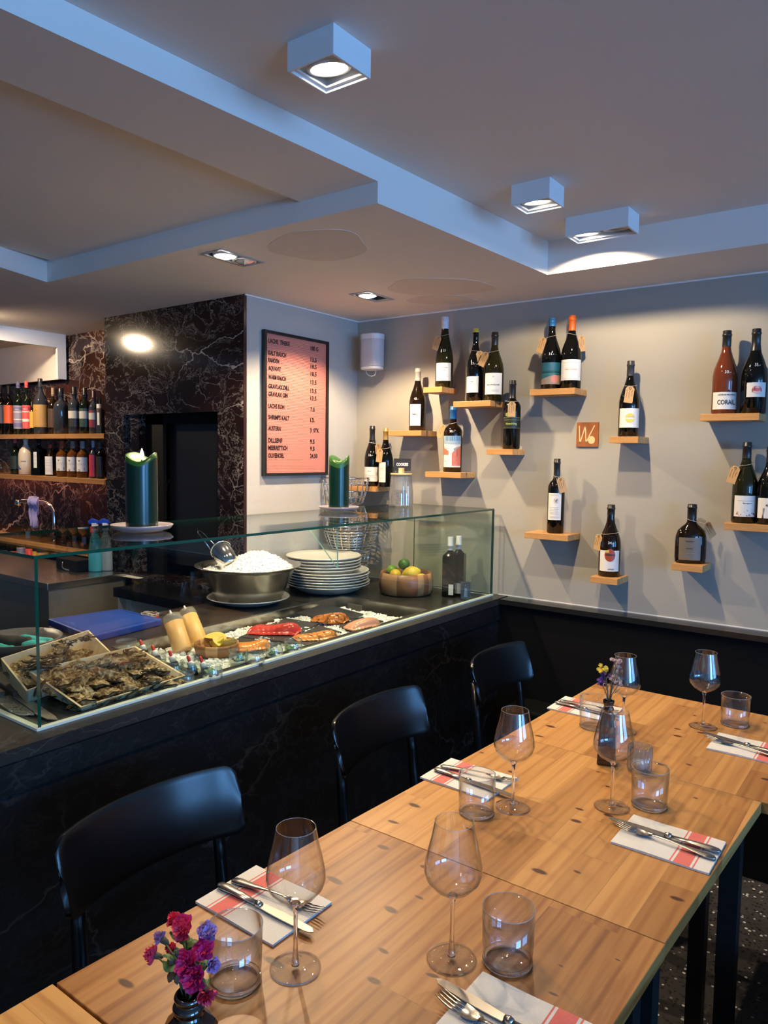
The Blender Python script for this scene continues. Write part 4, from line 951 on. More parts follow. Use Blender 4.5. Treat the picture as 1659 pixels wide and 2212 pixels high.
# wall speaker
t = thing('wall_speaker', (-2.335, 3.03, 1.965), 'white rounded wall speaker high in the room corner', 'speaker')
t.scale = (1, 1, 1)
def rrect(hx, hy, r, n=6):
    p = []
    for cx, cy_, a0_ in ((hx - r, hy - r, 0), (-hx + r, hy - r, PI / 2), (-hx + r, -hy + r, PI), (hx - r, -hy + r, 3 * PI / 2)):
        for k in range(n + 1):
            a = a0_ + PI / 2 * k / n; p.append((cx + r * math.cos(a), cy_ + r * math.sin(a)))
    return p
WSP = mat('speaker_white', (0.66, 0.66, 0.67), 0.4)
MB().prism(rrect(0.061, 0.046, 0.04), 0.016, 0.150).build('grille', mat('speaker_grille', (0.50, 0.50, 0.53), 0.7, bump=0.3, bscale=700), t)
MB().prism(rrect(0.062, 0.047, 0.041), 0.150, 0.178).build('top_cap', WSP, t, bevel=0.004)
MB().prism(rrect(0.060, 0.045, 0.040), 0.0, 0.016).build('bottom_cap', WSP, t, bevel=0.006)
MB().box(-0.02, 0.02, 0.0, 0.07, 0.178, 0.184).build('wall_bracket', WSP, t)
MB().tube([(-0.04, 0, 0.002), (-0.036, 0, -0.014), (-0.02, 0, -0.028), (0.0, 0.0, -0.032), (0.018, 0, -0.028), (0.025, 0, -0.012), (0.024, 0, 0.002)], 0.002, 8).build('cable', WSP, t)

# square copper sign
c0 = at(1246, 965, 1, WY); c1 = at(1295, 912, 1, WY)
sx, sz = (c1.x - c0.x) / 2, (c1.z - c0.z) / 2
t = thing('logo_sign', ((c0.x + c1.x) / 2, WY, (c0.z + c1.z) / 2), 'small square copper sign with a cream W and dot', 'sign')
MB().box(-sx, sx, -0.008, 0, -sz, sz).build('plate', mat('copper_plate', (0.40, 0.135, 0.045), 0.4, metal=0.35, noise=0.5, nscale=25), t)
mb = MB(); q = lambda x, y: (x * sx, -0.0088, y * sz)
def stroke(a, b, w):
    dx, dy = b[0] - a[0], b[1] - a[1]; l_ = math.hypot(dx, dy); nx, ny = -dy / l_ * w, dx / l_ * w
    mb.add([q(a[0] + nx, a[1] + ny), q(b[0] + nx, b[1] + ny), q(b[0] - nx, b[1] - ny), q(a[0] - nx, a[1] - ny)], [(0, 3, 2, 1)])
for a, b, w_ in (((-.76, .72), (-.66, -.70), .045), ((-.66, -.70), (-.18, .72), .05), ((-.18, .72), (-.10, -.68), .045), ((-.12, -.70), (.64, .74), .05)): stroke(a, b, w_)
mb.add([q(.40 + .32 * math.cos(k * PI / 16), -.45 + .32 * math.sin(k * PI / 16)) for k in range(32)], [list(range(32))])
mb.build('lettering', mat('cream_ink', (0.66, 0.52, 0.28), 0.5), t)

# ------------------------------------------------------------------ on top of the glass case
def candle(loc, R, H, label, lit, lean=0.0):
    t = thing('pillar_candle', loc, label, 'candle')
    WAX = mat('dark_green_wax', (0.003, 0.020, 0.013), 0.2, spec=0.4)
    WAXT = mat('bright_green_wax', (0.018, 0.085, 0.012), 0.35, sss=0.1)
    seg = 48
    def rim(a): return H + 0.010 * math.sin(2 * a + 0.8) + 0.005 * math.sin(3 * a) + (0.006 if lit else 0.004) * math.sin(a - 1)
    mb = MB(); v = []; rows_ = [0, 0.002, 0.3, 0.6, 0.8, 0.9, 1.0]
    def fn(u, w):
        a = 2 * PI * u
        if w <= 0.7:
            k = w / 0.7; r = R * (1 - 0.03 * (k > .98)); return (r * math.cos(a), r * math.sin(a), k * rim(a))
        if w <= 0.8:
            return (R * 0.90 * math.cos(a), R * 0.90 * math.sin(a), rim(a) - 0.001)
        k = (w - 0.8) / 0.2; r = R * (0.84 - 0.82 * k); return (r * math.cos(a), r * math.sin(a), (rim(a) - 0.010) * (1 - k) + (H - 0.028) * k if k < .5 else H - 0.030 + .002 * k)
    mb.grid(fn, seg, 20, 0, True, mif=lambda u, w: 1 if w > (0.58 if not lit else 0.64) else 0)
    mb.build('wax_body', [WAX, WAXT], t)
    MB().tube([(0, 0, H - 0.03), (0.001, 0, H - 0.015), (0.003, 0, H - 0.005)], 0.0014, 6).build('wick', INK, t)
    if lit:
        f = MB().lathe([(0.0003, 0), (0.0045, 0.004), (0.0065, 0.010), (0.0055, 0.018), (0.0025, 0.027), (0.0003, 0.033)], 16, 0, Matrix.Translation((0.003, 0, H - 0.010)))
        f.build('flame', emit('candle_flame', (1.0, 0.72, 0.32), 25.0), t)
        l = bpy.data.lights.new('flame_light', 'POINT'); l.energy = 0.35; l.color = (1.0, 0.6, 0.25); l.shadow_soft_size = 0.008
        o = bpy.data.objects.new('flame_light', l); COL.objects.link(o); o.parent = t; o.location = (0.003, 0, H + 0.026)
    return t
def saucer(loc, R, label):
    t = MB().lathe([(0.001, 0.002), (R * 0.62, 0.002), (R * 0.66, 0.0), (R * 0.70, 0.003), (R * 0.90, 0.008), (R, 0.019), (R * 0.985, 0.0205), (R * 0.88, 0.012), (R * 0.70, 0.0065), (0.001, 0.006)], 48).build('saucer', mat('lilac_ceramic', (0.26, 0.23, 0.27), 0.3), None, loc)
    tag(t, label, 'saucer'); return t
GTz = GT + 0.0005
def on_glass(px, py): return at(px, py, 2, GTz)
p = on_glass(306, 1148); P1 = Vector((-1.918, p.y + 0.012, GTz))
saucer(P1, 0.092, 'lilac grey saucer under the burning green candle'); H1 = height_at(P1, 306, 985) - GTz
candle((P1.x, P1.y, GTz + 0.006), 33.5 * depth(P1) / FPX, H1 - 0.006, 'tall dark green pillar candle burning on the left saucer', True)
p = on_glass(746, 1104); P2 = Vector((p.x - 0.02, p.y - 0.02, GTz))
saucer(P2, 45 * depth(P2) / FPX * .98, 'lilac grey saucer under the unlit green candle'); H2 = height_at(P2, 746, 990) - GTz
candle((P2.x, P2.y, GTz + 0.006), 22 * depth(P2) / FPX, H2 - 0.004, 'unlit dark green pillar candle near the wire baskets', False)

# cookie jar
P3 = on_glass(866, 1093); dj = depth(P3); Rj = 26 * dj / FPX; Hj = height_at(P3, 866, 1030) - GTz + .004
t = thing('cookie_jar', tuple(P3), 'ribbed glass cookie jar with a wooden lid on the glass case', 'jar')
seg = 72
mb = MB()
def ribj(prof):
    v = []
    for r, z in prof:
        for k in range(seg): a = 2 * PI * k / seg; rr_ = r * (1 + 0.02 * (k % 2)); v.append((rr_ * math.cos(a), rr_ * math.sin(a), z))
    f = []
    for j in range(len(prof) - 1):
        for k in range(seg): k2 = (k + 1) % seg; f.append((j * seg + k, j * seg + k2, (j + 1) * seg + k2, (j + 1) * seg + k))
    mb.add(v, f, 0, False)
ribj([(0.001, 0.001), (Rj * .96, 0.001), (Rj, 0.006), (Rj * .97, Hj * .45), (Rj * .84, Hj), (Rj * .80, Hj), (Rj * .93, Hj * .45), (Rj * .95, 0.009), (0.001, 0.008)])
mb.build('jar_glass', glass('ribbed_glass', (0.88, 0.88, 0.86), (0.45, 0.46, 0.46), gain=1.8, haze=0.10), t)
MB().lathe([(0.001, Hj), (Rj * .78, Hj), (Rj * .80, Hj + .004), (Rj * .90, Hj + .004), (Rj * .90, Hj + .013), (0.001, Hj + .013)], 40).build('wooden_lid', mat('jar_lid_wood', (0.55, 0.36, 0.17), .5), t)
MB().box(-0.011, 0.011, -0.008, 0.008, Hj + .013, Hj + .033).box(-0.0115, -0.006, -0.008, 0.008, Hj + .033, Hj + .038).box(-0.002, 0.003, -0.008, 0.008, Hj + .033, Hj + .038).box(0.007, 0.0115, -0.008, 0.008, Hj + .033, Hj + .038).build('card_clip', mat('clip_wood', (0.62, 0.48, 0.25), .5), t)
for k in range(5):
    rr_ = random.Random(k); o = MB().lathe([(0.001, 0), (0.026, 0.0), (0.031, 0.005), (0.026, 0.011), (0.001, 0.013)], 20).build('cookie', mat('chocolate_cookie', (0.10, 0.035, 0.035), .8, noise=.5, nscale=80, bump=.6, bscale=150), None, (P3.x + rr_.uniform(-.006, .006), P3.y + rr_.uniform(-.006, .006), GTz + .010 + k * .0135))
    tag(o, ['lowest dark cookie in the ribbed jar', 'second dark cookie from the bottom of the jar', 'middle dark cookie in the ribbed jar', 'second dark cookie from the top of the jar', 'topmost dark cookie in the ribbed jar'][k], 'cookie', 'cookies in the jar')
t = thing('cookie_sign', (P3.x - .004, P3.y + .012, GTz + Hj + .030), 'small black card reading COOKIES above the glass jar', 'sign', None, 0.5)
MB().box(-0.041, 0.041, -0.0008, 0.0008, -0.006, 0.052).build('card', mat('black_card', (0.012, 0.014, 0.02), .5), t)
mb = MB(); put_text(mb, 'COOKIES', lambda x, y: (x, -0.0014, y), 0, 0.018, 0.0135, 0, 0.056, 0.03); mb.build('lettering', WHITEINK, t)

# ------------------------------------------------------------------ inside and behind the glass case
def plate(loc, R, h, label, name='metal_plate', group='stack of serving plates', rim=0.02):
    o = MB().lathe([(0.001, 0.001), (R * .60, 0.001), (R * .74, h * .30), (R * .86, h * .72), (R * .98, h), (R, h + .003), (R * .985, h + .006), (R * .90, h * .80 + .003), (R * .76, h * .42), (R * .60, .004), (0.001, .004)], 64).build(name, ALU, None, loc)
    tag(o, label, 'plate', group); return o
_p = at(694, 1256, 2, CT + .04); SPx, SPy = max(_p.x, -2.288), _p.y
z = CT + .0005
nlow = 6
names = ['bottommost', 'second from the bottom of', 'third from the bottom of', 'fourth from the bottom of', 'fifth from the bottom of', 'widest upper plate of']
for k in range(6):
    plate((SPx + .004 * math.sin(k * 2), SPy + .003 * math.cos(k), z + k * .0125), 0.198, .038, ('large metal serving plate, %s the lower stack' if k < 5 else 'large metal serving plate, %s the lower stack') % names[k].replace(' plate of', ' one of').replace('bottommost', 'bottommost in'))
z2_ = z + 5 * .0125 + .018
for k in range(5):
    plate((SPx - .016 + .003 * math.sin(k * 3), SPy - .010, z2_ + k * .0135), 0.178, .033, ['lowest of the five smaller plates on the stack', 'second of the five smaller plates on the stack', 'middle one of the five smaller plates on the stack', 'plate just beneath the topmost on the stack', 'topmost empty metal plate on the stack'][k])

# plate with the ice bowl
_p = at(537, 1287, 2, CT + .03); IBx, IBy = _p.x, _p.y
plate((IBx, IBy, CT + .0005), 0.178, .026, 'metal plate beneath the steel bowl of crushed ice', group='plates under the ice bowl')
zb = CT + .006
BR = 0.226; bq = BR / 0.205; BH = height_at(Vector((IBx, IBy, zb)), 537, 1222) - zb
t = thing('ice_bowl', (IBx, IBy, zb), 'large conical stainless steel bowl heaped with crushed ice', 'bowl')
MB().lathe([(r_ * bq, z_) for r_, z_ in [(0.001, 0.0), (0.11, 0.0), (0.128, 0.008), (0.150, BH * .45), (0.180, BH * .90), (0.190, BH), (.205, BH + .002), (.207, BH + .006), (.201, BH + .006), (0.188, BH + .003), (0.176, BH * .88), (0.146, BH * .45), (0.12, 0.012), (0.001, 0.008)]], 72).build('steel_shell', STEEL, t)
ICE = mat('crushed_ice', (0.88, 0.89, 0.90), 0.35, sss=0.5, noise=.04, bump=.1, bscale=120)
def ice_chunks(mb, fn, n, s0, s1, rnd):
    for _ in range(n):
        c = fn(rnd); s = rnd.uniform(s0, s1)
        pts = []; M = Matrix.Rotation(rnd.uniform(0, 6), 4, 'Z') @ Matrix.Rotation(rnd.uniform(0, 6), 4, 'X')
        base = [(-1, -1, -1), (1, -1, -1), (1, 1, -1), (-1, 1, -1), (-1, -1, 1), (1, -1, 1), (1, 1, 1), (-1, 1, 1)]
        mb.add([Vector(c) + (M @ Vector([q * s * rnd.uniform(.55, 1) for q in p])) for p in base], [(0, 3, 2, 1), (4, 5, 6, 7), (0, 1, 5, 4), (1, 2, 6, 5), (2, 3, 7, 6), (3, 0, 4, 7)])
rnd = random.Random(11); mb = MB()
def heap(x, y):
    r = math.hypot(x, y) / .18; return BH * .90 + .080 * max(0, 1 - (((x - .035) ** 2 + (y - .02) ** 2) ** .5 / .16) ** 1.7) + .004 * math.sin(x * 90) * math.cos(y * 77) 
mb.grid(lambda u, v: ((0.194 * v) * math.cos(2 * PI * u), (0.194 * v) * math.sin(2 * PI * u), heap(0.194 * v * math.cos(2 * PI * u), 0.194 * v * math.sin(2 * PI * u))), 48, 14)
def hp_(r_):
    a = r_.uniform(0, 2 * PI); q = .188 * math.sqrt(r_.random()); x, y = q * math.cos(a), q * math.sin(a); return (x, y, heap(x, y) + .001)
ice_chunks(mb, hp_, 900, .002, .004, rnd)
o = mb.build('crushed_ice', ICE, None, (IBx, IBy, zb)); tag(o, 'heap of white crushed ice in the steel bowl', 'ice'); stuff(o)
# scoop
sc = at(485, 1200, 1, IBy - .05)
t = thing('ice_scoop', tuple(sc), 'steel ice scoop with long wire handle stuck in the ice', 'scoop', None)
t.rotation_euler = (0, 0, 0)
ax = Vector((0.85, -0.25, -0.50)).normalized(); Q = ax.to_track_quat('Z', 'Y').to_matrix().to_4x4()
MB().lathe([(0.046, -0.045), (0.042, -0.045), (0.038, 0.075), (0.001, 0.077), (0.001, 0.079), (0.041, 0.078), (0.045, -0.045)], 36, 0, Q).build('scoop_cup', CHROME, t)
MB().lathe([(0.045, -0.046), (0.049, -0.044), (0.045, -0.041), (0.042, -0.044)], 36, 0, Q).build('cup_rim', CHROME, t)
mb = MB(); hu = Vector((-0.78, 0.12, 0.62)).normalized(); sd = RT.copy(); sd.z = 0; sd.normalize()
a0_ = Q @ Vector((0.0, 0.035, -0.045)); a1_ = Q @ Vector((0.0, -0.02, -0.045))
tipc = at(432, 1150, 1, IBy - .10) - sc
mb.tube([sd * 0.010 + Vector((-.01, 0, .0)), tipc + sd * 0.010, tipc + sd * .006 + hu * .008, tipc + hu * .011, tipc - sd * .006 + hu * .008, tipc - sd * 0.010, -sd * 0.014 + Vector((-.02, 0, -.02))], 0.0028, 8)
mb.build('wire_handle', CHROME, t)

# fruit bowl
P = at(877, 1281, 2, CT); FB = Vector((P.x, P.y, CT + .0005)); df = depth(FB); RB = 59 * df / FPX; HB = height_at(FB, 877, 1235) - CT
t = thing('wooden_fruit_bowl', tuple(FB), 'striped wooden bowl filled with limes and lemons', 'bowl')
mb = MB(); woods = [ACACIA, ACACIA_L, ACACIA, ACACIA_D, ACACIA_L, ACACIA, mat('acacia_red', (0.26, 0.09, 0.035), .4, noise=.3, nscale=30)]
rr_ = random.Random(4); stv = [rr_.randrange(7) for _ in range(24)]
mb.lathe([(0.001, 0), (RB * .86, 0), (RB * .95, .008), (RB, HB * .4), (RB * .985, HB * .75), (RB * .93, HB), (RB * .87, HB), (RB * .91, HB * .7), (RB * .90, HB * .4), (RB * .80, .012), (0.001, .012)], 96, mif=lambda j, k: stv[(k // 4) % 24])
mb.build('bowl_staves', woods, t)
LEM = mat('lemon_skin', (0.72, 0.50, 0.035), .38, noise=.08, bump=.25, bscale=220); LIM = mat('lime_skin', (0.13, 0.27, 0.015), .35, noise=.2, bump=.2, bscale=220); LIM2 = mat('lime_skin_dark', (0.05, 0.14, 0.01), .35, noise=.25, bump=.2, bscale=220)
def lemon(loc, R, m_, label, cat, rot=(0, 0, 0), long=1.35):
    prof = [(0.001, -1.0 * long), (.10, -.985 * long), (.16, -.93 * long), (.30, -.85 * long), (.62, -.66 * long), (.90, -.34 * long), (1, 0), (.90, .34 * long), (.62, .66 * long), (.30, .86 * long), (.12, .95 * long), (.001, .97 * long)] if long > 1.1 else [(math.sin(PI * k / 12) + .001, -math.cos(PI * k / 12) * .95) for k in range(13)]
    o = MB().lathe([(r * R, z * R) for r, z in prof], 24).build(cat, m_, None, loc); o.rotation_euler = rot; tag(o, label, cat, cat + 's in the wooden bowl'); return o
def fr(px, py, y_off, R): # centre pixel on a plane through the bowl
    P = at(px, py, 1, FB.y + y_off); return P
k_ = df / FPX
lemon(fr(873, 1219, 0.01, 0), 12.8 * k_, LIM2, 'dark green lime on top of the lemons', 'lime', (0.3, 0, 0), 1)
lemon(fr(847, 1232, 0.02, 0), 12.5 * k_, LIM, 'light green lime at the left of the bowl', 'lime', (0.3, 0.4, 0), 1)
lemon(fr(854, 1242, -0.035, 0), 13 * k_, LEM, 'lemon showing its round end beside the light green lime', 'lemon', (1.35, 0, .65))
lemon(fr(888, 1239, -0.02, 0), 15.5 * k_, LEM, 'large lemon lying sideways beneath the dark lime', 'lemon', (0, 1.25, .6), 1.45)
lemon(fr(888, 1236, 0.05, 0), 14 * k_, LEM, 'lemon half hidden behind the large sideways one', 'lemon', (0, 1.5, 0.2))
lemon(fr(911, 1252, -0.01, 0), 13 * k_, LEM, 'lemon low at the right rim of the wooden bowl', 'lemon', (0, 1.5, 1.0))
lemon(fr(866, 1256, -0.03, 0), 13 * k_, LEM, 'lemon deep in the middle of the wooden bowl', 'lemon', (0, 1.5, .2))

# two oil bottles and the card holder
for i, (px, pb, pt_) in enumerate(((970, 1290, 1161), (988, 1287, 1159))):
    P = at(px, pb, 2, CT); P.z = CT + .0005; dd = depth(P); R = 15.0 * dd / FPX; Hh = height_at(P, px, pt_) - CT
    P += Vector((-.01, .02, 0))
    make_bottle(tuple(P), 'square', R, Hh, G_BLACK, ['front dark square oil bottle with pale cap and white label', 'rear dark square oil bottle, partly behind its twin'][i], capsule=col((0.52, 0.52, 0.56), .4), cap_h=.22, name='oil_bottle', capname='cap', seg=20,
        face=0.35, group='dark oil bottles in the glass case', lab=lambda t_, R_, H_, sy: MB().box(.001, R_ * .72, -R_ - .0006, -R_ + .002, .012, .060).build('label', WL, t_))
P = at(1013, 1298, 2, CT); t = thing('card_holder', (P.x - .025, P.y + .01, CT + .0005), 'clear acrylic stand with a small dark portrait card', 'card holder', None, 0.9)
MB().box(-.024, .024, -.012, -.009, 0, .085).box(-.024, .024, .009, .012, 0, .085).box(-.024, .024, -.012, .012, 0, .003).build('acrylic_stand', glass('acrylic', (0.93, .95, .95), (.5, .55, .58), gain=1.5), t)
mb = MB(); mb.box(-.022, .022, -.004, .004, .004, .080, 0)
mb.blob((-.002, -.005, .066), .004, .001, .005, 8, 6, 1); mb.prism([(-.009, 0), (.006, 0), (.005, .038), (.000, .042), (-.006, .040)], -.0005, .0005, 2, Matrix.Translation((0, -.0048, .014)) @ Matrix.Rotation(PI / 2, 4, 'X'))
for k in range(7): mb.box(.008, .010, -.0052, -.004, .012 + k * .009, .017 + k * .009, 2)
mb.build('printed_card', [mat('dark_card', (0.05, 0.045, 0.05), .4), mat('card_skin', (0.35, 0.22, 0.16), .5), mat('card_pale', (0.45, 0.42, 0.42), .5)], t)

# wire baskets in the corner
def basket(loc, r0, r1, h, label, rings=9, nv=20, wr=0.0028):
    t = thing('wire_basket', loc, label, 'basket', 'stacked wire baskets')
    mb = MB()
    for k in range(rings):
        q = k / (rings - 1); r = r0 + (r1 - r0) * q ** .7; mb.tube([(r * math.cos(2 * PI * i / 40), r * math.sin(2 * PI * i / 40), h * q) for i in range(40)], wr if k < rings - 1 else wr * 1.5, 6, 0, True)
    mb.build('ring_wires', CHROME, t)
    mb = MB()
    for i in range(nv):
        a = 2 * PI * i / nv; mb.tube([((r0 + (r1 - r0) * q ** .7) * math.cos(a), (r0 + (r1 - r0) * q ** .7) * math.sin(a), h * q) for q in (0, .25, .5, .75, 1)], wr, 6)
    for i in range(5): x = r0 * (-.8 + .4 * i); y = math.sqrt(max(0, r0 ** 2 - x * x)); mb.tube([(x, -y, 0), (x, y, 0)], wr, 6)
    mb.build('upright_wires', CHROME, t)
WBx, WBy = -2.335, 2.905
P = at(765, 1262, 1, WBy)
WBx = at(757, 1180, 1, WBy).x
for k, (z, a, b, h, lb) in enumerate(((0.001, .075, .095, .16, 'lowest narrow wire basket on the counter in the corner'), (.165, .095, .138, .10, 'tapered wire basket, second from the bottom of the stack'), (.20, .100, .140, .11, 'wide wire basket in the middle of the corner stack'), (.26, .105, .140, .11, 'wire basket just under the topmost one in the corner stack'), (.40, .085, .118, .13, 'topmost wire basket rising behind the unlit candle'))):
    basket((WBx - (.035 if k == 4 else 0), WBy - .0, CT + z), a, b, h, lb, 8 if k != 4 else 5)

# blue cutting board
pts = [(-2.60, 1.43), (-2.245, 1.385), (-2.285, 1.70), (-2.56, 1.71)]
t = thing('cutting_board', (-2.42, 1.55, CT + .0005), 'bright blue plastic cutting board behind the oyster crates', 'cutting board')
loc = [(x + 2.42, y - 1.55) for x, y in pts]
BLUE = mat('blue_plastic', (0.008, 0.045, 0.30), .45, spec=.3, noise=.15, nscale=12)
MB().prism(loc, 0, .026).build('slab', BLUE, t, bevel=.005)
mb = MB(); ins = [Vector((x, y, 0)) * .90 for x, y in loc]; ins2 = [Vector((x, y, 0)) * .87 for x, y in loc]
for k in range(4):
    a, b, c, d = ins[k], ins[(k + 1) % 4], ins2[(k + 1) % 4], ins2[k]; mb.add([(p.x, p.y, .0264) for p in (a, b, c, d)], [(0, 1, 2, 3)])
mb.build('juice_groove', mat('blue_groove', (0.006, 0.022, 0.18), .4), t)

# dark bowl with teal cloths
P = at(42, 1392, 2, CT); DB = Vector((-2.375, 1.20, CT + .0005)); DB = Vector((at(40, 1378, 2, CT + .05).x, at(40, 1378, 2, CT + .05).y, CT + .0005))
t = thing('dark_bowl', tuple(DB), 'shallow dark grey bowl holding teal and black cloths', 'bowl')
RD = 88 * depth(DB) / FPX
MB().lathe([(0.001, 0), (RD * .7, 0), (RD * .9, .025), (RD, .052), (RD * .985, .054), (RD * .87, .028), (RD * .68, .006), (0.001, .004)], 56).build('bowl_shell', mat('grey_bowl', (0.10, 0.095, 0.105), .35), t)
def cloth_roll(loc, L_, R, rz, m_, label, cat='cloth'):
    rr_ = random.Random(int(loc[0] * 1e4)); pts_ = [(L_ * (k / 7 - .5), .006 * math.sin(k * 1.3 + rr_.random() * 3), .004 * math.sin(k)) for k in range(8)]
    rad = [R * (.75 + .25 * math.sin(PI * min(1, k / 7 + .1)) + .08 * rr_.uniform(-1, 1)) for k in range(8)]
    o = MB().tube(pts_, rad, 12).build('cloth', m_, None, loc, rz, subd=1); tag(o, label, cat); return o
TEAL = mat('teal_cloth', (0.03, 0.36, 0.40), .8, bump=.3, bscale=90); DKC = mat('black_cloth', (0.02, 0.018, 0.018), .8)
zc = DB.z + .030
cloth_roll((DB.x + .055, DB.y + .035, zc), .10, .016, 1.3, TEAL, 'teal cloth roll at the right of the dark bowl')
cloth_roll((DB.x + .02, DB.y + .045, zc + .004), .12, .018, 0.5, TEAL, 'teal cloth at the back of the dark bowl')
cloth_roll((DB.x + .0, DB.y - .055, zc - .002), .09, .014, 0.5, TEAL, 'teal cloth at the front rim of the dark bowl')
cloth_roll((DB.x - .02, DB.y - .01, zc + .004), .13, .024, 0.7, DKC, 'black cloth lying across the dark bowl')

# knives lying in the left corner of the case
def chef_knife(loc, rz, L_, w, label, tex):
    t = thing('kitchen_knife', loc, label, 'knife', None, rz)
    MB().prism([(0, -w / 2), (L_ * .7, -w / 2), (L_ * .92, -w * .2), (L_, w * .35), (L_ * .9, w / 2), (0, w / 2)], 0, .002).build('blade', tex, t)
    MB().box(-.12, 0, -.012, .012, -.002, .014).build('handle', mat('knife_handle', (0.015, .013, .012), .4), t, bevel=.004)
k1 = at(60, 1552, 2, CT); k0 = at(0, 1508, 2, CT); dv = k1 - k0
chef_knife((k1.x - .19 * math.cos(math.atan2(dv.y, dv.x)), k1.y - .19 * math.sin(math.atan2(dv.y, dv.x)), CT + .0045), math.atan2(dv.y, dv.x), .19, .042, 'hammered broad kitchen knife in the left corner of the glass case', mat('hammered_steel', (0.55, .54, .52), .18, 1.0, bump=1.0, bscale=160))
k1 = at(115, 1562, 2, CT); k0 = at(20, 1495, 2, CT); dv = k1 - k0; an = math.atan2(dv.y, dv.x)
chef_knife((k1.x - .24 * math.cos(an), k1.y - .24 * math.sin(an), CT + .0045), an, .24, .030, 'plain long slicing knife beside the front oyster crate', STEELD)

# oyster crates -------------------------------------------------------
def crate(corners, drop, label, shrink=0.88):
    """corners = rim corners; sides flare towards the rim"""
    c = sum(corners, Vector()) / 4; t = thing('oyster_crate', (c.x, c.y, CT + .0005), label, 'crate')
    rim = [p - Vector((c.x, c.y, CT + .0005)) for p in corners]
    n_ = (rim[1] - rim[0]).cross(rim[3] - rim[0]).normalized()
    if n_.z < 0: n_ = -n_
    cc = sum(rim, Vector()) / 4
    base = [cc + (p - cc) * shrink - n_ * drop for p in rim]
    for b_ in base: b_.z = max(b_.z, .001)
    mb = MB(); th = .006
    for k in range(4):
        a, b, cb, ca = rim[k], rim[(k + 1) % 4], base[(k + 1) % 4], base[k]
        inn = ((cc - (a + b) / 2)); inn.z = 0; inn = inn.normalized() * th
        mb.add([a, b, cb, ca, a + inn, b + inn, cb + inn, ca + inn], [(0, 1, 2, 3), (7, 6, 5, 4), (0, 4, 5, 1), (3, 2, 6, 7), (0, 3, 7, 4), (1, 5, 6, 2)])
    mb.build('side_boards', BOXWOOD, t)
    mb = MB(); b2 = [p + n_ * .004 for p in base]; mb.add(base + b2, [(3, 2, 1, 0), (4, 5, 6, 7), (0, 1, 5, 4), (1, 2, 6, 5), (2, 3, 7, 6), (3, 0, 4, 7)])
    mb.build('bottom_board', BOXWOOD, t)
    return rim, base, n_, Vector((c.x, c.y, CT + .0005))
C2 = [at(174, 1528, 2, .907), at(401, 1459, 2, .907), at(292, 1395, 2, .952), at(61, 1449, 2, .952)]
c2 = crate(C2, .052, 'front wooden crate full of oysters, tilted towards the glass')
q0 = at(57, 1493, 2, .930); q1 = at(250, 1418, 2, .930); q2 = at(191, 1361, 2, .975); q3 = at(-60, 1425, 2, .975)
q3 = q2 + (q0 - q1)
q3.z = .975
C1 = [q0, q1, q2, q3]
c1 = crate(C1, .055, 'rear wooden crate half filled with oysters and seaweed')
OYS = None
def oyster_mat():
    m = bpy.data.materials.new('oyster_shell'); m.use_nodes = True; nt = m.node_tree; b = nt.nodes['Principled BSDF']
    tc = N(nt, 'ShaderNodeTexCoord'); n1 = N(nt, 'ShaderNodeTexNoise', Scale=45.0, Detail=8.0, Distortion=1.5); nt.links.new(tc.outputs['Object'], n1.inputs['Vector'])
    c = ramp(nt, n1.outputs['Fac'], [(0.34, (0.02, 0.012, 0.006)), (0.47, (0.22, 0.13, 0.055)), (0.57, (0.48, 0.34, 0.17)), (0.70, (0.66, 0.55, 0.36))])
    nt.links.new(c, b.inputs['Base Color']); b.inputs['Roughness'].default_value = .28
    mp = N(nt, 'ShaderNodeMapping'); mp.inputs['Scale'].default_value = (1, 4, 1); nt.links.new(tc.outputs['Object'], mp.inputs[0])
    n2 = N(nt, 'ShaderNodeTexNoise', Scale=60.0, Detail=6.0, Distortion=2.0); nt.links.new(mp.outputs[0], n2.inputs['Vector'])
    bp = N(nt, 'ShaderNodeBump', Strength=1.0, Distance=.006); nt.links.new(n2.outputs['Fac'], bp.inputs['Height']); nt.links.new(bp.outputs[0], b.inputs['Normal'])
    return m
OYM = oyster_mat()
def oyster_mesh(seed):
    r_ = random.Random(seed); mb = MB(); nu, nv = 40, 9; ph = [r_.uniform(0, 6) for _ in range(5)]
    def shell(sgn):
        def fn(u, v):
            a = 2 * PI * u; edge = 1 + .10 * math.sin(3 * a + ph[0]) + .07 * math.sin(7 * a + ph[1]) + .04 * math.sin(13 * a + ph[2])
            tear = 1 - .32 * math.cos(a)        # narrow hinge end
            rx, ry = .052 * edge * (1 if math.cos(a) > 0 else 1.0), .030 * edge * (1.12 + .30 * -math.cos(a)) / 1.1
            ridge = .0016 * math.sin(v * 22 + ph[3] + 2 * math.sin(2 * a)) + .0012 * math.sin(a * 9 + ph[4])
            dome = (1 - v ** 2.2) * (.013 if sgn > 0 else .010)
            return (rx * v * math.cos(a), ry * v * math.sin(a), sgn * (dome + .001) + ridge * (1 if v > .1 else 0) + .003 * v * math.sin(3 * a + ph[1]))
        mb.grid(fn, nu, nv)
    shell(1); shell(-1); return mb
protos = [oyster_mesh(s).build('oyster', OYM) for s in (1, 2, 3, 4)]
used = [False] * 4
def crate_pt(c, u, v, h):
    rim, base, n_, o = c
    p = (rim[0] * (1 - u) + rim[1] * u) * (1 - v) + (rim[3] * (1 - u) + rim[2] * u) * v
    return o + p + n_ * h, n_
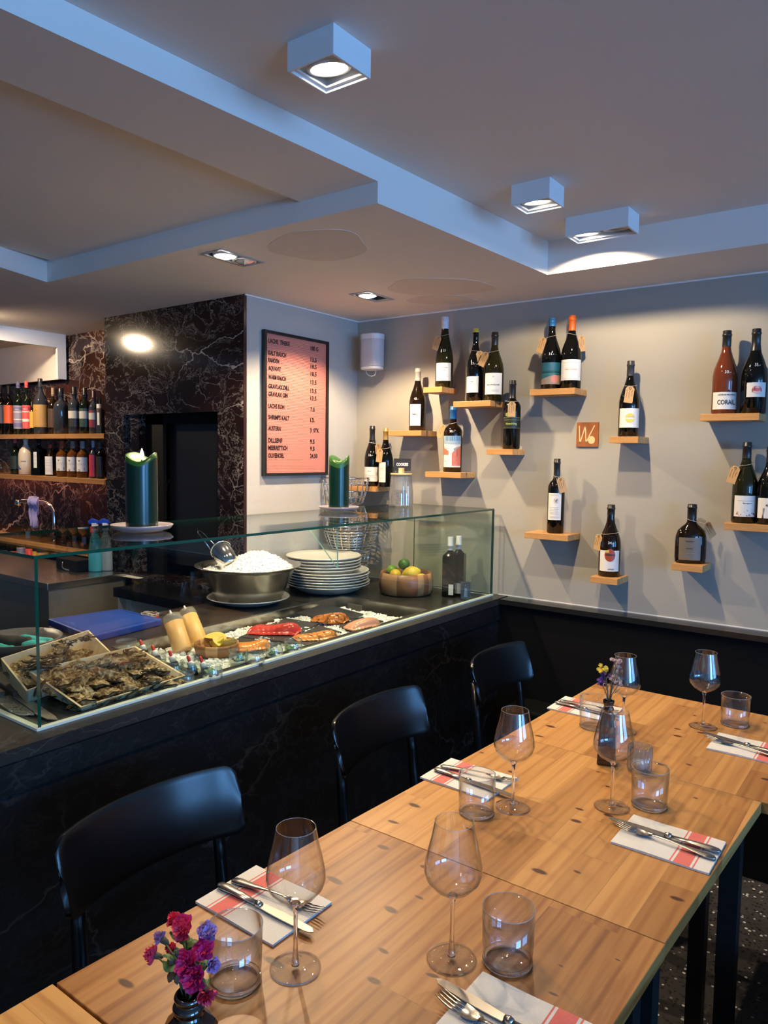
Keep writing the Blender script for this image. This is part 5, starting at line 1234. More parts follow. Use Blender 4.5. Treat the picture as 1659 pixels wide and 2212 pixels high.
def put_oyster(c, u, v, h, label, grp, s=1.0):
    i = rnd.randrange(4)
    if used[i]: o = protos[i].copy(); COL.objects.link(o)
    else: o = protos[i]; used[i] = True
    p, n_ = crate_pt(c, u, v, h); o.location = p
    q = n_.to_track_quat('Z', 'Y').to_euler(); 
    o.rotation_euler = (q.x + rnd.uniform(-.35, .35), q.y + rnd.uniform(-.35, .35), rnd.choice((0.1, 0.35, -.25, 3.3)) + rnd.uniform(-.3, .3)); o.scale = (s, s, s * 1.1)
    tag(o, label, 'oyster', grp)
rnd = random.Random(21)
for lay in range(2):
    for j in range(4):
        for i in range(5):
            if lay == 1 and (i in (0, 4) and j in (0,)): continue
            u = .12 + .76 * (i + .5 * (j % 2) * .5 + rnd.uniform(-.15, .15)) / 4.2; v = .16 + .68 * (j + rnd.uniform(-.15, .15)) / 3
            put_oyster(c2, min(u, .88), v, -.026 + lay * .016, 'rough brown oyster piled in the front wooden crate', 'oysters in the front crate', rnd.uniform(.9, 1.15))
for i, (u, v, h) in enumerate(((.12, .5, -.03), (.22, .65, -.02), (.30, .35, -.03), (.48, .6, -.02), (.55, .7, -.004), (.66, .55, -.02), (.40, .75, -.03), (.62, .8, -.03), (.8, .6, -.03), (.15, .8, -.03))):
    put_oyster(c1, u, v, h, 'grey brown oyster lying in the rear wooden crate', 'oysters in the rear crate')
# seaweed
def seaweed(c, n, name_label, spots=None):
    mb = MB()
    for k in range(n):
        u, v = (rnd.uniform(.06, .94), rnd.uniform(.1, .9)) if not spots else rnd.choice(spots)
        p, n_ = crate_pt(c, u + rnd.uniform(-.05, .05), v + rnd.uniform(-.05, .05), .004)
        a = rnd.uniform(0, 2 * PI); pts_ = []; l_ = rnd.uniform(.02, .055)
        z_ = rnd.uniform(-.004, .006)
        for s_ in range(6):
            q = s_ / 5; pts_.append(p + Vector((math.cos(a) * l_ * q + .004 * math.sin(6 * q + k), math.sin(a) * l_ * q, z_ * q + .005 * math.sin(PI * q) + .002 * math.sin(9 * q))))
        mb.tube(pts_, [.004, .008, .010, .009, .006, .003], 6, 0, False, None, .22)
        if rnd.random() < .5: mb.tube([pts_[2], pts_[2] + Vector((.008, .012, .006)), pts_[2] + Vector((.012, .022, .003))], [.003, .004, .0015], 6, 0, False, None, .3)
    o = mb.build('seaweed', mat('brown_seaweed', (0.028, 0.015, 0.006), .25, noise=.5, nscale=60)); tag(o, name_label, 'seaweed'); stuff(o)
seaweed(c2, 26, 'wet brown seaweed strewn over the front crate of oysters')
seaweed(c1, 36, 'wet dark seaweed over the oysters in the rear crate', [(.25, .5), (.30, .6), (.6, .75), (.65, .7), (.85, .75), (.2, .4)])
mb = MB()
pp, n_ = crate_pt(c2, -.01, .62, .006)
for k in range(5):
    b_ = pp + Vector((.004 * k - .008, -.012 + .004 * (k % 3), 0)); mb.tube([pp + Vector((.02, .01, .004)), pp + Vector((.002 * k, -.004, .006)), b_ + Vector((-.008, -.008, -.015)), b_ + Vector((-.010 + .003 * k, -.010, -.036))], [.002, .005, .005, .004], 6, 0, False, None, .35)
o = mb.build('seaweed', mat('brown_seaweed')); tag(o, 'strand of seaweed hanging over the left side of the front crate', 'seaweed')

# ------------------------------------------------------------------ ice, slates and fish in the basin
zi = CT - .030
mb = MB(); rnd = random.Random(31)
def icez(x, y):
    q = (y - BY0) / (BY1 - BY0); lv = .022 * (1 - max(0, q - .6) * 0.9) - .022 * max(0, 1 - (x - BXB) / .12); return CT - .042 + lv + .007 * math.sin(x * 40 + 1) * math.cos(y * 31)
mb.grid(lambda u, v: (BXB + .05 + (BXF - .004 - BXB - .05) * u, BY0 + .006 + (BY1 - .11 - BY0) * v, icez(BXB + .46 * u, BY0 + 1.1 * v)), 24, 60)
def ip(r_):
    x = r_.uniform(BXB + .04, BXF - .012); y = r_.uniform(BY0 + .02, BY1 - .11); return (x, y, icez(x, y) + .003)
ice_chunks(mb, ip, 3400, .003, .0075, rnd)
o = mb.build('crushed_ice', ICE); tag(o, 'bed of crushed ice in the steel basin of the display', 'ice'); stuff(o)
SLB = mat('black_slate_board', (0.025, 0.025, 0.028), .45, bump=.2)
zs = CT - .008
def slate(corners, label):
    P = [at(x, y, 2, zs) for x, y in corners]; c = sum(P, Vector()) / 4
    o = MB().prism([(p.x - c.x, p.y - c.y) for p in P], 0, .006).build('slate_board', SLB, None, (c.x, c.y, zs - .004)); tag(o, label, 'slate board', 'slate boards on the ice'); return o
slate([(516, 1377), (611, 1386), (690, 1347), (617, 1336)], 'black slate board under the red tuna-coloured salmon fillet')
slate([(640, 1325), (735, 1345), (785, 1327), (700, 1305)], 'black slate board under the dark orange fillet with pepper edge')
slate([(611, 1388), (665, 1394), (738, 1366), (690, 1352)], 'black slate board under the spiced orange fillet in front')
slate([(725, 1352), (762, 1362), (828, 1342), (782, 1334)], 'black slate board under the pale pink fillet at the right')
slate([(470, 1395), (560, 1412), (600, 1392), (520, 1378)], 'black slate board under the plain orange fillet beside the lemons')
def fillet(px0, py0, px1, py1, wid, h, c1_, c2_, label, zz=None, stripe=70, dark=None):
    zz = zs + .002; a = at(px0, py0, 2, zz + h * .4); b = at(px1, py1, 2, zz + h * .4); a.z = b.z = zz; d = b - a; Ln = d.length; an = math.atan2(d.y, d.x); c = (a + b) / 2
    nm = 'fish_' + label[:12].replace(' ', '_')
    m = bpy.data.materials.new(nm); m.use_nodes = True; nt = m.node_tree; bs = nt.nodes['Principled BSDF']
    tc = N(nt, 'ShaderNodeTexCoord'); wv = N(nt, 'ShaderNodeTexWave', wave_type='BANDS', bands_direction='DIAGONAL', Scale=stripe, Distortion=2.5, Detail=2.0); wv.inputs['Detail Scale'].default_value = 1.0
    nt.links.new(tc.outputs['Object'], wv.inputs['Vector']); cc = ramp(nt, wv.outputs['Color'], [(0.55, c1_), (0.95, c2_)])
    if dark:
        nn = N(nt, 'ShaderNodeTexNoise', Scale=70.0, Detail=5.0); nt.links.new(tc.outputs['Object'], nn.inputs['Vector']); cc = mixc(nt, ramp(nt, nn.outputs['Fac'], [(0.50, (0, 0, 0)), (0.60, (.8, .8, .8))]), cc, dark)
    nt.links.new(cc, bs.inputs['Base Color']); bs.inputs['Roughness'].default_value = .22; bs.inputs['Subsurface Weight'].default_value = .15; bs.inputs['Subsurface Radius'].default_value = (.01, .004, .002)
    r_ = random.Random(int(px0)); p0, p1 = r_.uniform(0, 6), r_.uniform(0, 6)
    def fn(u, v):
        x = (u - .5) * 2; y = (v - .5) * 2
        sx_ = 1 - .10 * abs(y) ** 3; ww = wid / 2 * (1 - .35 * max(0, x) ** 2 - .12 * max(0, -x) ** 3) * (1 + .05 * math.sin(3 * x + p0))
        hh = h * (1 - abs(y) ** 4 * .9) * (1 - abs(x) ** 6 * .85) * (.75 + .25 * math.cos(x * 2 + p1)) * (1 - .25 * y)
        return (x * Ln / 2 * sx_, y * ww, .001 + hh + .0006 * math.sin(30 * x + 8 * y))
    mb = MB(); mb.grid(fn, 40, 20); mb.grid(lambda u, v: (lambda p: (p[0], p[1], 0))(fn(u, v)), 40, 20)
    nu, nv = 40, 20; n0 = (nu + 1) * (nv + 1)
    def bd(idx):
        for a_, b_ in zip(idx[:-1], idx[1:]): mb.f.append([a_, b_, b_ + n0, a_ + n0]); mb.m.append(0); mb.sm.append(True)
    bd(list(range(nu + 1))); bd([j * (nu + 1) + nu for j in range(nv + 1)]); bd([nv * (nu + 1) + i for i in range(nu, -1, -1)]); bd([j * (nu + 1) for j in range(nv, -1, -1)])
    o = mb.build('salmon_fillet', m, None, tuple(c), an); tag(o, label, 'fish fillet', 'fish fillets on slate'); return o
fillet(540, 1352, 650, 1358, .120, .046, (0.42, 0.02, 0.02), (0.62, 0.07, 0.06), 'deep red cured salmon fillet on black slate', stripe=90)
fillet(676, 1330, 752, 1336, .105, .036, (0.42, 0.11, 0.02), (0.62, 0.26, 0.07), 'dark orange fillet crusted with pepper, furthest back', stripe=80, dark=(0.05, 0.02, 0.01))
fillet(748, 1352, 818, 1342, .080, .032, (0.62, 0.22, 0.12), (0.72, 0.45, 0.34), 'pale pink striped fillet at the right end of the ice', stripe=110)
fillet(634, 1374, 728, 1368, .085, .030, (0.66, 0.20, 0.03), (0.72, 0.34, 0.10), 'spiced orange fillet lying next to the front jars', stripe=90, dark=(0.16, 0.05, 0.02))
fillet(508, 1392, 584, 1390, .090, .034, (0.72, 0.20, 0.03), (0.80, 0.36, 0.10), 'plain bright orange fillet behind the lemon wedges', stripe=90)

# lemon wedge bowl
P = at(462, 1412, 2, CT - .01); LB = Vector((P.x, P.y + .012, CT - .014)); RL = 48 * depth(LB) / FPX
t = thing('small_wooden_bowl', tuple(LB), 'small wooden bowl of cut lemon wedges among the jars', 'bowl')
mb = MB(); mb.lathe([(0.001, 0), (RL * .80, 0), (RL * .92, .008), (RL, .028), (RL * .98, .040), (RL * .90, .040), (RL * .90, .026), (RL * .75, .010), (0.001, .010)], 56, mif=lambda j, k: [0, 1, 0, 2][(k // 5) % 4]); mb.build('bowl_staves', [ACACIA, ACACIA_L, ACACIA_D], t)
FL = mat('lemon_flesh', (0.72, 0.55, 0.14), .3, noise=.1, nscale=150)
for k, (dx, dy, rz_, tx, lb) in enumerate(((-.028, .014, .3, .5, 'lemon wedge leaning at the left rim of the small bowl'), (.010, .020, 1.4, -.4, 'lemon wedge at the back of the small bowl'), (.000, -.012, -.6, .3, 'lemon wedge standing in the middle of the small bowl'), (.032, -.004, 2.2, .5, 'lemon wedge lying at the right of the small bowl'), (.022, .006, .8, -.3, 'upturned lemon wedge near the right rim'))):
    R = .034; mb = MB(); n_ = 12; va = []
    for i in range(n_ + 1):
        a = -PI / 2 + PI * i / n_; x = R * 1.25 * math.sin(a); r = R * math.cos(a)
        va += [(x, 0, 0), (x, r, 0), (x, r * .5, -r * .85), (x, r * .82, -r * .5)]
    f = []; fr_ = []
    for i in range(n_):
        o_ = i * 4; q_ = o_ + 4; f += [(o_, q_, q_ + 1, o_ + 1), (o_, o_ + 2, q_ + 2, q_)]; fr_ += [(o_ + 1, q_ + 1, q_ + 3, o_ + 3), (o_ + 3, q_ + 3, q_ + 2, o_ + 2)]
    mb.add(va, f, 0); mb.add(va, fr_, 1, True)
    o = mb.build('lemon_wedge', [FL, LEM], None, (LB.x + dx, LB.y + dy, LB.z + .044 + .003 * (k % 3)), rz_); o.rotation_euler.x = tx; tag(o, lb, 'lemon wedge', 'lemon wedges in the small bowl')

# sauce bottles
def squeeze(pb, pt_, wpx, y, label, fill, m_):
    B_ = at(*pb, 2, CT - .010); T_t = at(*pt_, 1, B_.y + .02); ax = (T_t - B_); Ln = ax.length; R = wpx * depth(B_) / FPX / 2
    t = thing('sauce_bottle', tuple(B_), label, 'sauce bottle', 'squeeze bottles of sauce'); q = ax.to_track_quat('Z', 'Y'); t.rotation_mode = 'QUATERNION'; t.rotation_quaternion = q
    MB().lathe([(0.001, 0), (R * .94, 0), (R, .006), (R, Ln * .80), (R * .90, Ln * .90), (R * .5, Ln * .94), (R * .42, Ln * .95), (R * .16, Ln * .965), (.003, Ln), (.001, Ln)], 32).build('plastic_body', mat('milky_plastic', (0.62, 0.58, 0.48), .3, alpha=.2), t)
    MB().lathe([(.006, Ln * .95), (.004, Ln * .99), (.0025, Ln * 1.04), (.0005, Ln * 1.045)], 16).build('nozzle', mat('nozzle_plastic', (.7, .66, .58), .35), t)
    MB().lathe([(0.001, .003), (R * .90, .003), (R * .95, .008), (R * .95, Ln * fill), (0.001, Ln * (fill + .02))], 32).build('sauce_fill', m_, t)
SAU = mat('mustard_sauce', (0.74, 0.38, 0.06), .4, noise=.12, nscale=140); SAU2 = mat('yellow_sauce', (0.84, 0.46, 0.06), .4)
squeeze((396, 1410), (368, 1322), 42, 0, 'left squeeze bottle of speckled mustard sauce leaning in the ice', .72, SAU)
squeeze((432, 1393), (399, 1312), 40, 0, 'right squeeze bottle of smooth yellow sauce leaning in the ice', .74, SAU2)

# small glass jars with herbs
LEAF = mat('basil_leaf', (0.05, 0.15, 0.02), .4, noise=.3); DK = mat('dark_relish', (0.04, 0.012, 0.01), .4, noise=.5, nscale=150); CRM = mat('cream_filling', (0.66, 0.62, 0.50), .4)
JG = glass('jar_glass', (0.93, 0.96, 0.94), (0.60, 0.66, 0.64), gain=1.8, haze=.05)
def leaf(mb, c, L_, rz_, tilt, mi=0, w=.45):
    M = Matrix.Translation(c) @ Matrix.Rotation(rz_, 4, 'Z') @ Matrix.Rotation(-tilt, 4, 'Y')
    mb.grid(lambda u, v: (L_ * u, (v - .5) * L_ * w * 2 * math.sin(PI * min(.98, u ** .8)), -.15 * L_ * abs(v - .5) * 2 + .1 * L_ * math.sin(PI * u)), 8, 4, mi, True, M)
def jar(px, py, wpx, label, zb_=None, h=.050, leafy=True, zb=CT - .012):
    P = at(px, py, 2, zb + h); P = Vector((P.x, P.y, zb)); R = wpx * depth(P) / FPX / 2
    t = thing('glass_jar', tuple(P), label, 'jar', 'small open glass jars in the display')
    MB().lathe([(0.001, .001), (R * .88, .001), (R * .98, .008), (R, h * .70), (R * .88, h * .82), (R * .90, h * .86), (R * 1.0, h * .90), (R * 1.0, h), (R * .90, h), (R * .82, h * .84), (R * .93, h * .68), (R * .90, .008), (0.001, .005)], 36).build('jar_wall', JG, t)
    MB().lathe([(0.001, .006), (R * .86, .008), (R * .88, h * .34), (0.001, h * .38)], 24).build('filling', CRM if leafy else DK, t)
    if leafy:
        r_ = random.Random(int(px * 3)); mb = MB()
        for k in range(3): leaf(mb, (r_.uniform(-.3, .1) * R, r_.uniform(-.3, .2) * R, h * .42), R * .95, r_.uniform(0, 6.2), r_.uniform(.1, .9))
        mb.build('basil_leaves', LEAF, t)
        mb = MB()
        for k in range(9): a = r_.uniform(0, 6.2); mb.blob((R * .55 * math.cos(a), R * .55 * math.sin(a), h * .42), .004, .004, .003, 6, 4)
        mb.build('dark_crumbs', DK, t)
for a in (((273, 1383, 44, 'dark glass jar behind the crates next to the blue board'), dict(leafy=False, zb=CT)), ((309, 1391, 40, 'glass jar half hidden behind the front crate, second from the blue board'), {}), ((339, 1409, 40, 'glass jar right behind the far corner of the front crate'), {}),
          ((376, 1428, 42, 'leafy glass jar in front of the left squeeze bottle'), {}), ((413, 1426, 46, 'leafy glass jar just left of the lemon wedge bowl'), {}), ((458, 1435, 46, 'leafy glass jar in front of the lemon wedge bowl'), {}),
          ((404, 1452, 32, 'smallest glass jar squeezed against the front crate corner'), dict(leafy=False, h=.04)), ((515, 1404, 42, 'glass jar at the right end of the lemon wedge bowl'), {}), ((551, 1407, 42, 'glass jar in front of the plain orange fillet'), dict(leafy=False)),
          ((592, 1392, 40, 'leafy glass jar second from the right'), {}), ((633, 1382, 40, 'rightmost leafy glass jar beside the spiced fillet'), {})):
    jar(*a[0], **a[1])
# dropper bottles
def dropper(px, py, label):
    P = at(px, py, 2, CT + .055); t = thing('dropper_bottle', (P.x, P.y, CT - .004), label, 'dropper bottle', 'dropper bottles with red tips', 0.5); t.rotation_euler.y = -.35; t.rotation_euler.z = .6
    MB().lathe([(0.001, 0), (.011, 0), (.012, .003), (.012, .024), (.007, .030), (.001, .031)], 20).build('brown_bottle', G_BROWN, t)
    MB().lathe([(0.0085, .028), (.0095, .028), (.0095, .043), (.005, .046), (.001, .046)], 20).build('screw_cap', WHITE, t)
    MB().lathe([(0.0045, .045), (.0048, .058), (.003, .063), (.0005, .064)], 16).build('rubber_tip', mat('red_rubber', (0.60, 0.03, 0.02), .4), t)
for px, py, lb in ((317, 1383, 'dropper bottle with red tip nearest the blue board'), (343, 1394, 'dropper bottle with red tip left of the squeeze bottles'), (381, 1406, 'dropper bottle with red tip in front of the left squeeze bottle'), (421, 1417, 'dropper bottle whose red tip peeks over a jar beneath the squeeze bottles'), (448, 1419, 'dropper bottle with red tip in front of the lemon bowl')): dropper(px, py, lb)

# red tin with crumpled foil
P = at(324, 1340, 2, CT); t = thing('red_tin', (P.x, P.y, CT + .0005), 'small round red tin with crumpled wrap behind the squeeze bottles', 'tin')
MB().lathe([(0.001, .001), (.032, .001), (.034, .022), (.031, .022), (.029, .006), (0.001, .006)], 32).build('tin_wall', mat('red_tin_paint', (0.32, .012, .012), .3), t)
mb = MB()
for k in range(3):
    r_ = random.Random(k); mb.tube([(.032 * math.cos(a * PI / 14) * (1 + .06 * r_.uniform(-1, 1)), .032 * math.sin(a * PI / 14) * (1 + .06 * r_.uniform(-1, 1)), .020 + .003 * k + .003 * r_.uniform(-1, 1)) for a in range(28)], .0022, 5, 0, True)
mb.tube([(-.03, 0, .022), (-.008, .004, .018), (.002, -.002, .024), (.012, .012, .020)], .004, 6); mb.build('crumpled_wrap', mat('plastic_wrap', (0.30, .27, .25), .2), t)

# ------------------------------------------------------------------ sink area
SZ = .9005
def on_sink(px, py): return at(px, py, 2, SZ)
for i, (px, pb, c, lb) in enumerate(((206, 1234, (0.10, .52, .56), 'turquoise spray bottle with blue trigger on the steel sink unit'), (229, 1232, (0.42, .46, .46), 'pale spray bottle with blue trigger beside the turquoise one'))):
    P = on_sink(px, pb); Hh = height_at(P, px, 1118) - SZ; t = thing('spray_bottle', tuple(P), lb, 'spray bottle', None, .6)
    MB().lathe([(0.001, 0), (.034, 0), (.036, .006), (.034, Hh * .40), (.026, Hh * .62), (.014, Hh * .72), (.013, Hh * .76), (.001, Hh * .77)], 28, 0, None, 1, .75).build('body', mat('spray_%d' % i, c, .15, alpha=.8), t)
    MB().box(-.012, .014, -.010, .010, Hh * .76, Hh * .90).build('collar', WHITE, t)
    MB().prism([(-.030, 0), (.016, 0), (.020, .018), (-.010, .030), (-.034, .016)], -.009, .009, 0, Matrix.Translation((0, 0, Hh * .88)) @ Matrix.Rotation(PI / 2, 4, 'X')).build('trigger_head', mat('blue_trigger', (0.02, .07, .50), .35), t, bevel=.003)
# tap on timber worktop
TW = .9725; P = at(118, 1162, 1, 2.40); t = thing('mixer_tap', (P.x, 2.40, TW), 'chrome mixer tap standing against the marble backsplash', 'tap')
e = at(40, 1086, 1, 2.30) - Vector((P.x, 2.40, TW)); hz = at(120, 1092, 1, 2.40).z - TW
MB().lathe([(0.001, 0), (.028, 0), (.028, .012), (.014, .018), (.014, .05)], 24).build('base', CHROME, t)
mb = MB(); mb.tube([(0, 0, .02), (0, 0, hz * .5), (0, 0, hz * .82), (-.02, -.01, hz * .98), (-.07, -.02, hz * 1.06), (e.x * .5, -.05, hz * 1.08), (e.x * .85, e.y, e.z + .012), (e.x, e.y, e.z)], .011, 14); mb.build('spout', CHROME, t)
MB().lathe([(.001, -.02), (.017, -.02), (.017, .02), (.001, .02)], 20, 0, Matrix.Translation(e) @ Matrix.Rotation(PI / 2, 4, 'Y')).build('nozzle', CHROME, t)
MB().box(.0, .16, -.008, .008, .055, .066).build('side_lever', BLACKG, t)
# purple cloth on the tap
w0 = at(72, 1080, 1, 2.32)
mb = MB(); zt_ = at(72, 1080, 1, 2.32).z + .008; zb_ = at(72, 1145, 1, 2.32).z
mb.grid(lambda u, v: (w0.x - .045 + .085 * u + .008 * math.sin(9 * v) + .02 * (v - .5) * (1 - u), 2.318 + .010 * math.sin(u * 14 + v * 3) - .016 * math.sin(PI * min(1, v * 3)), zt_ + .014 * math.sin(PI * u) - (zt_ - zb_) * v * (.85 + .15 * math.sin(3 * u))), 24, 20)
mb.grid(lambda u, v: (w0.x - .055 + .075 * u, 2.345 + .008 * math.sin(u * 11), zt_ + .014 * math.sin(PI * u) - .10 * v - .003), 16, 12)
o = mb.build('dish_cloth', mat('lilac_cloth', (0.34, .31, .56), .9, bump=.3, bscale=120), solid=.004); tag(o, 'lilac dish cloth draped over the chrome tap', 'cloth')
# black caddy of small jars
P = at(165, 1196, 1, 2.32); t = thing('black_rack', (P.x, 2.34, TW), 'low black rack on the timber worktop beside the tap', 'rack')
MB().box(-.17, .14, -.05, .05, .055, .075).box(-.17, -.155, -.05, .05, 0, .055).box(.125, .14, -.05, .05, 0, .055).build('rack_frame', BLACKG, t)
for i, px in enumerate((134, 150, 168, 186)):
    P = at(px, 1178, 1, 2.315); t = thing('spice_jar', (P.x, 2.315, TW), ['amber little jar, leftmost under the black rack', 'second small jar from the left under the black rack', 'small pale jar, third under the black rack', 'rightmost little jar under the black rack'][i], 'jar', 'little jars under the rack')
    MB().lathe([(0.001, 0), (.014, 0), (.014, .032), (.010, .036), (.001, .036)], 16).build('jar_body', [G_AMBER, mat('jar_pale', (.35, .30, .26), .2), mat('jar_cream', (.5, .46, .4), .3), G_CLEAR][i], t)
    MB().lathe([(.0115, .034), (.0115, .046), (.001, .046)], 16).build('lid', CHROME, t)
P = on_sink(150, 1215); t = thing('coffee_knock_box', (-3.66, 2.17, SZ), 'black box with chrome bar on the steel sink unit', 'box')
MB().box(-.10, .10, -.05, .05, 0, .06).build('box_body', BLACK, t, bevel=.006)
MB().tube([(-.02, -.055, .045), (-.02, -.060, .020), (.0, -.062, .010), (.05, -.062, .008)], .0035, 8).build('chrome_bar', CHROME, t)
P = at(285, 1245, 2, CT); o = MB().box(-.10, .08, -.03, .03, 0, .002).build('paper_sheet', PAPER, None, (P.x, P.y, CT - .0015), .1); tag(o, 'pale paper slip on the black top of the low cabinet', 'paper')
# dark espresso grinder things under the display back left
P = Vector((-3.2, 1.3, 0)); t = thing('espresso_machine', (-3.55, 1.35, 0), 'dark machine with chrome spouts low behind the counter at the left edge', 'machine')
MB().box(-.35, .12, -.45, .30, 0, .68).build('body', BLACKG, t, bevel=.01)
MB().tube([(.13, .10, .62), (.16, .10, .60), (.16, .10, .54)], .012, 10).tube([(.13, .0, .58), (.17, .0, .56), (.17, .0, .48)], .012, 10).build('spouts', CHROME, t)
MB().box(.0, .22, -.30, .24, .30, .32).build('drip_tray', STEELD, t)

# ------------------------------------------------------------------ dining tables
TZ = 0.75
def table(quad_, m_, label, ki=.86):
    cx = sum(p[0] for p in quad_) / 4; cyy = sum(p[1] for p in quad_) / 4
    t = thing('dining_table', (cx, cyy, 0), label, 'table', 'pine dining tables in a row')
    q = [(x - cx, y - cyy) for x, y in quad_]
    MB().prism(q, TZ - .027, TZ).build('tabletop', m_, t, bevel=.0015)
    FR = mat('black_table_metal', (0.008, .008, .009), .4)
    ins = [(x * ki, y * ki) for x, y in q]
    for x, y in ins: MB().box(x - .02, x + .02, y - .02, y + .02, 0, TZ - .07).build('leg', FR, t)
    mb = MB()
    for k in range(4):
        a, b = Vector((*ins[k], 0)), Vector((*ins[(k + 1) % 4], 0)); d = (b - a); n_ = Vector((-d.y, d.x, 0)).normalized() * .012
        mb.prism([(a + n_)[:2], (b + n_)[:2], (b - n_)[:2], (a - n_)[:2]], TZ - .075, TZ - .027)
    mb.build('apron_frame', FR, t); return t
table([(-.995, .549), (-.328, .549), (-.306, 1.193), (-.962, 1.193)], PINE_T1, 'near dining table with long wavy-grained staves')
table([(-.963, 1.1945), (-.307, 1.1945), (-.276, 1.842), (-.925, 1.852)], PINE_T, 'middle dining table of knotty pine staves')
table([(-.925, 1.8535), (-.262, 1.8435), (-.235, 2.490), (-.904, 2.499)], PINE_T, 'farthest dining table of knotty pine, against the bench', .45)
table([(-1.003, -.15), (-.35, -.15), (-.33, .545), (-.998, .545)], PINE_T0, 'pale dining table, only its corner in the lower left of the picture')

# ------------------------------------------------------------------ chairs
def chair(loc, rz, label):
    """front of the chair faces local +X"""
    t = thing('dining_chair', loc, label, 'chair', 'black dining chairs along the counter', rz)
    W2, zt, hb = .222, .800, .152
    def back(u, v):
        y = -math.cos(PI * u) * W2; e = abs(y) / W2
        rc = .026; tq = max(0.0, (abs(y) - (W2 - rc)) / rc); dr = rc * (1 - math.sqrt(max(0.0, 1 - tq * tq)))
        zz0, zz1 = zt - hb + dr, zt - dr
        z = zz0 + (zz1 - zz0) * v
        return (-.058 * (1 - e ** 2.3) - .040 * (v - .5), y, z)
    mb = MB(); mb.grid(back, 60, 10, 0, True)
    mb.build('backrest', CHAIRM, t, solid=.010, bevel=.002)
    for s in (-1, 1):
        mb = MB(); mb.tube([(-.035, s * .185, .0), (-.025, s * .183, .25), (-.005, s * .180, .46), (-.020, s * .178, .60), (-.036, s * .175, .72)], [.013, .016, .018, .015, .011], 10)
        mb.build('leg', CHAIRM, t)
        mb = MB(); mb.tube([(.400, s * .190, 0), (.375, s * .180, .25), (.360, s * .172, .445)], [.012, .015, .018], 10); mb.build('leg', CHAIRM, t)
        MB().blob((-.016, s * .213, .735), .004, .007, .007, 10, 8).build('screw_cap', CHROME, t)
    seatp = [(.39 * .5 + (.20 + .006 * math.cos(4 * a)) * math.cos(a), (.205 + .004 * math.cos(4 * a)) * math.sin(a)) for a in [2 * PI * k / 40 for k in range(40)]]
    MB().prism(seatp, .445, .462).build('seat', CHAIRM, t, bevel=.004)
    mb = MB(); mb.tube([(.37, -.175, .22), (.37, .175, .22)], .009, 8).tube([(-.02, -.18, .20), (.37, -.178, .20)], .009, 8).tube([(-.02, .18, .20), (.37, .178, .20)], .009, 8); mb.build('stretcher', CHAIRM, t)
    return t
chair((-1.265, .935, 0), 0.0, 'black wooden chair nearest the camera, backrest glowing blue')
chair((-1.262, 1.725, 0), 0.02, 'middle black wooden chair between counter and tables')
chair((-1.255, 2.470, 0), 0.02, 'farthest black wooden chair between counter and tables')

# ------------------------------------------------------------------ glassware
def on_t(px, py, z=TZ): return at(px, py, 2, z)
def wine_glass(xy, label, H=.222, s=1.0):
    t = thing('wine_glass', (xy[0], xy[1], TZ + .0004), label, 'wine glass', 'empty stemmed wine glasses')
    k = H / .222
    P = [(.0005, .0030), (.010, .0035), (.030, .0022), (.0385, .0012), (.0388, .0004), (.0300, .0000)]
    foot = [(.001, 0), (.030, 0), (.0388, .0006), (.0390, .0016), (.030, .0026), (.012, .0050), (.0065, .009), (.0045, .016)]
    stem = [(.0045, .016), (.0033, .035), (.0030, .060), (.0032, .085), (.0045, .098), (.0075, .104)]
    bowl = [(.0075, .104), (.016, .1085), (.0300, .117), (.0420, .131), (.0452, .143), (.0442, .155), (.0402, .175), (.0345, .198), (.0300, .222)]
    inn = [(.0292, .222), (.0337, .198), (.0394, .175), (.0434, .155), (.0444, .143), (.0412, .1315), (.0290, .1185), (.015, .111), (.001, .108)]
    sc = lambda p: [(r * s, z * k) for r, z in p]
    MB().lathe(sc(foot), 48, 0).build('foot', GLASS, t)
    MB().lathe(sc([(.0005, .004), (.0062, .006)] + stem + [(.004, .1065), (.0005, .107)]), 24, 0).build('stem', SOLID, t)
    b = MB().lathe(sc(bowl), 64, 0).lathe(sc(inn), 64, 0).build('bowl', GLASS, t)
    MB().tube([(.0296 * s * math.cos(2 * PI * i / 48), .0296 * s * math.sin(2 * PI * i / 48), H) for i in range(48)], .0006, 6, 0, True).build('rim', GLASSRIM, b)
    return t
for px, py, lb in ((638, 2092, 'wine glass on the left of the near table, beside the left napkin'), (975, 2072, 'wine glass in the middle of the near table, beside the right tumbler'), (1107, 1744, 'wine glass at the left of the middle table'),
                   (1321, 1744, 'wine glass in front of the tall dark vase'), (1345, 1580, 'wine glass behind the dried flowers on the farthest table'), (1518, 1570, 'wine glass at the far right of the farthest table')):
    wine_glass(on_t(px, py), lb, .222)
def tumbler(px, py, label, H=.088, R=.041):
    P = on_t(px, py); t = thing('water_tumbler', (P.x, P.y, TZ + .0004), label, 'tumbler', 'empty water tumblers')
    MB().lathe([(.001, 0), (R * .82, 0), (R * .90, .003), (R * .93, .009), (R, H), (R - .0016, H), (R * .93 - .0018, .012), (R * .86, .0075), (.001, .0065)], 56).build('glass_wall', GLASS, t)
    MB().tube([((R - .0008) * math.cos(2 * PI * i / 56), (R - .0008) * math.sin(2 * PI * i / 56), H) for i in range(56)], .0009, 6, 0, True).build('rim', GLASSRIM, t)
    MB().tube([(R * .875 * math.cos(2 * PI * i / 56), R * .875 * math.sin(2 * PI * i / 56), .0045) for i in range(56)], .0032, 8, 0, True).build('thick_base', SOLID, t)
    return t
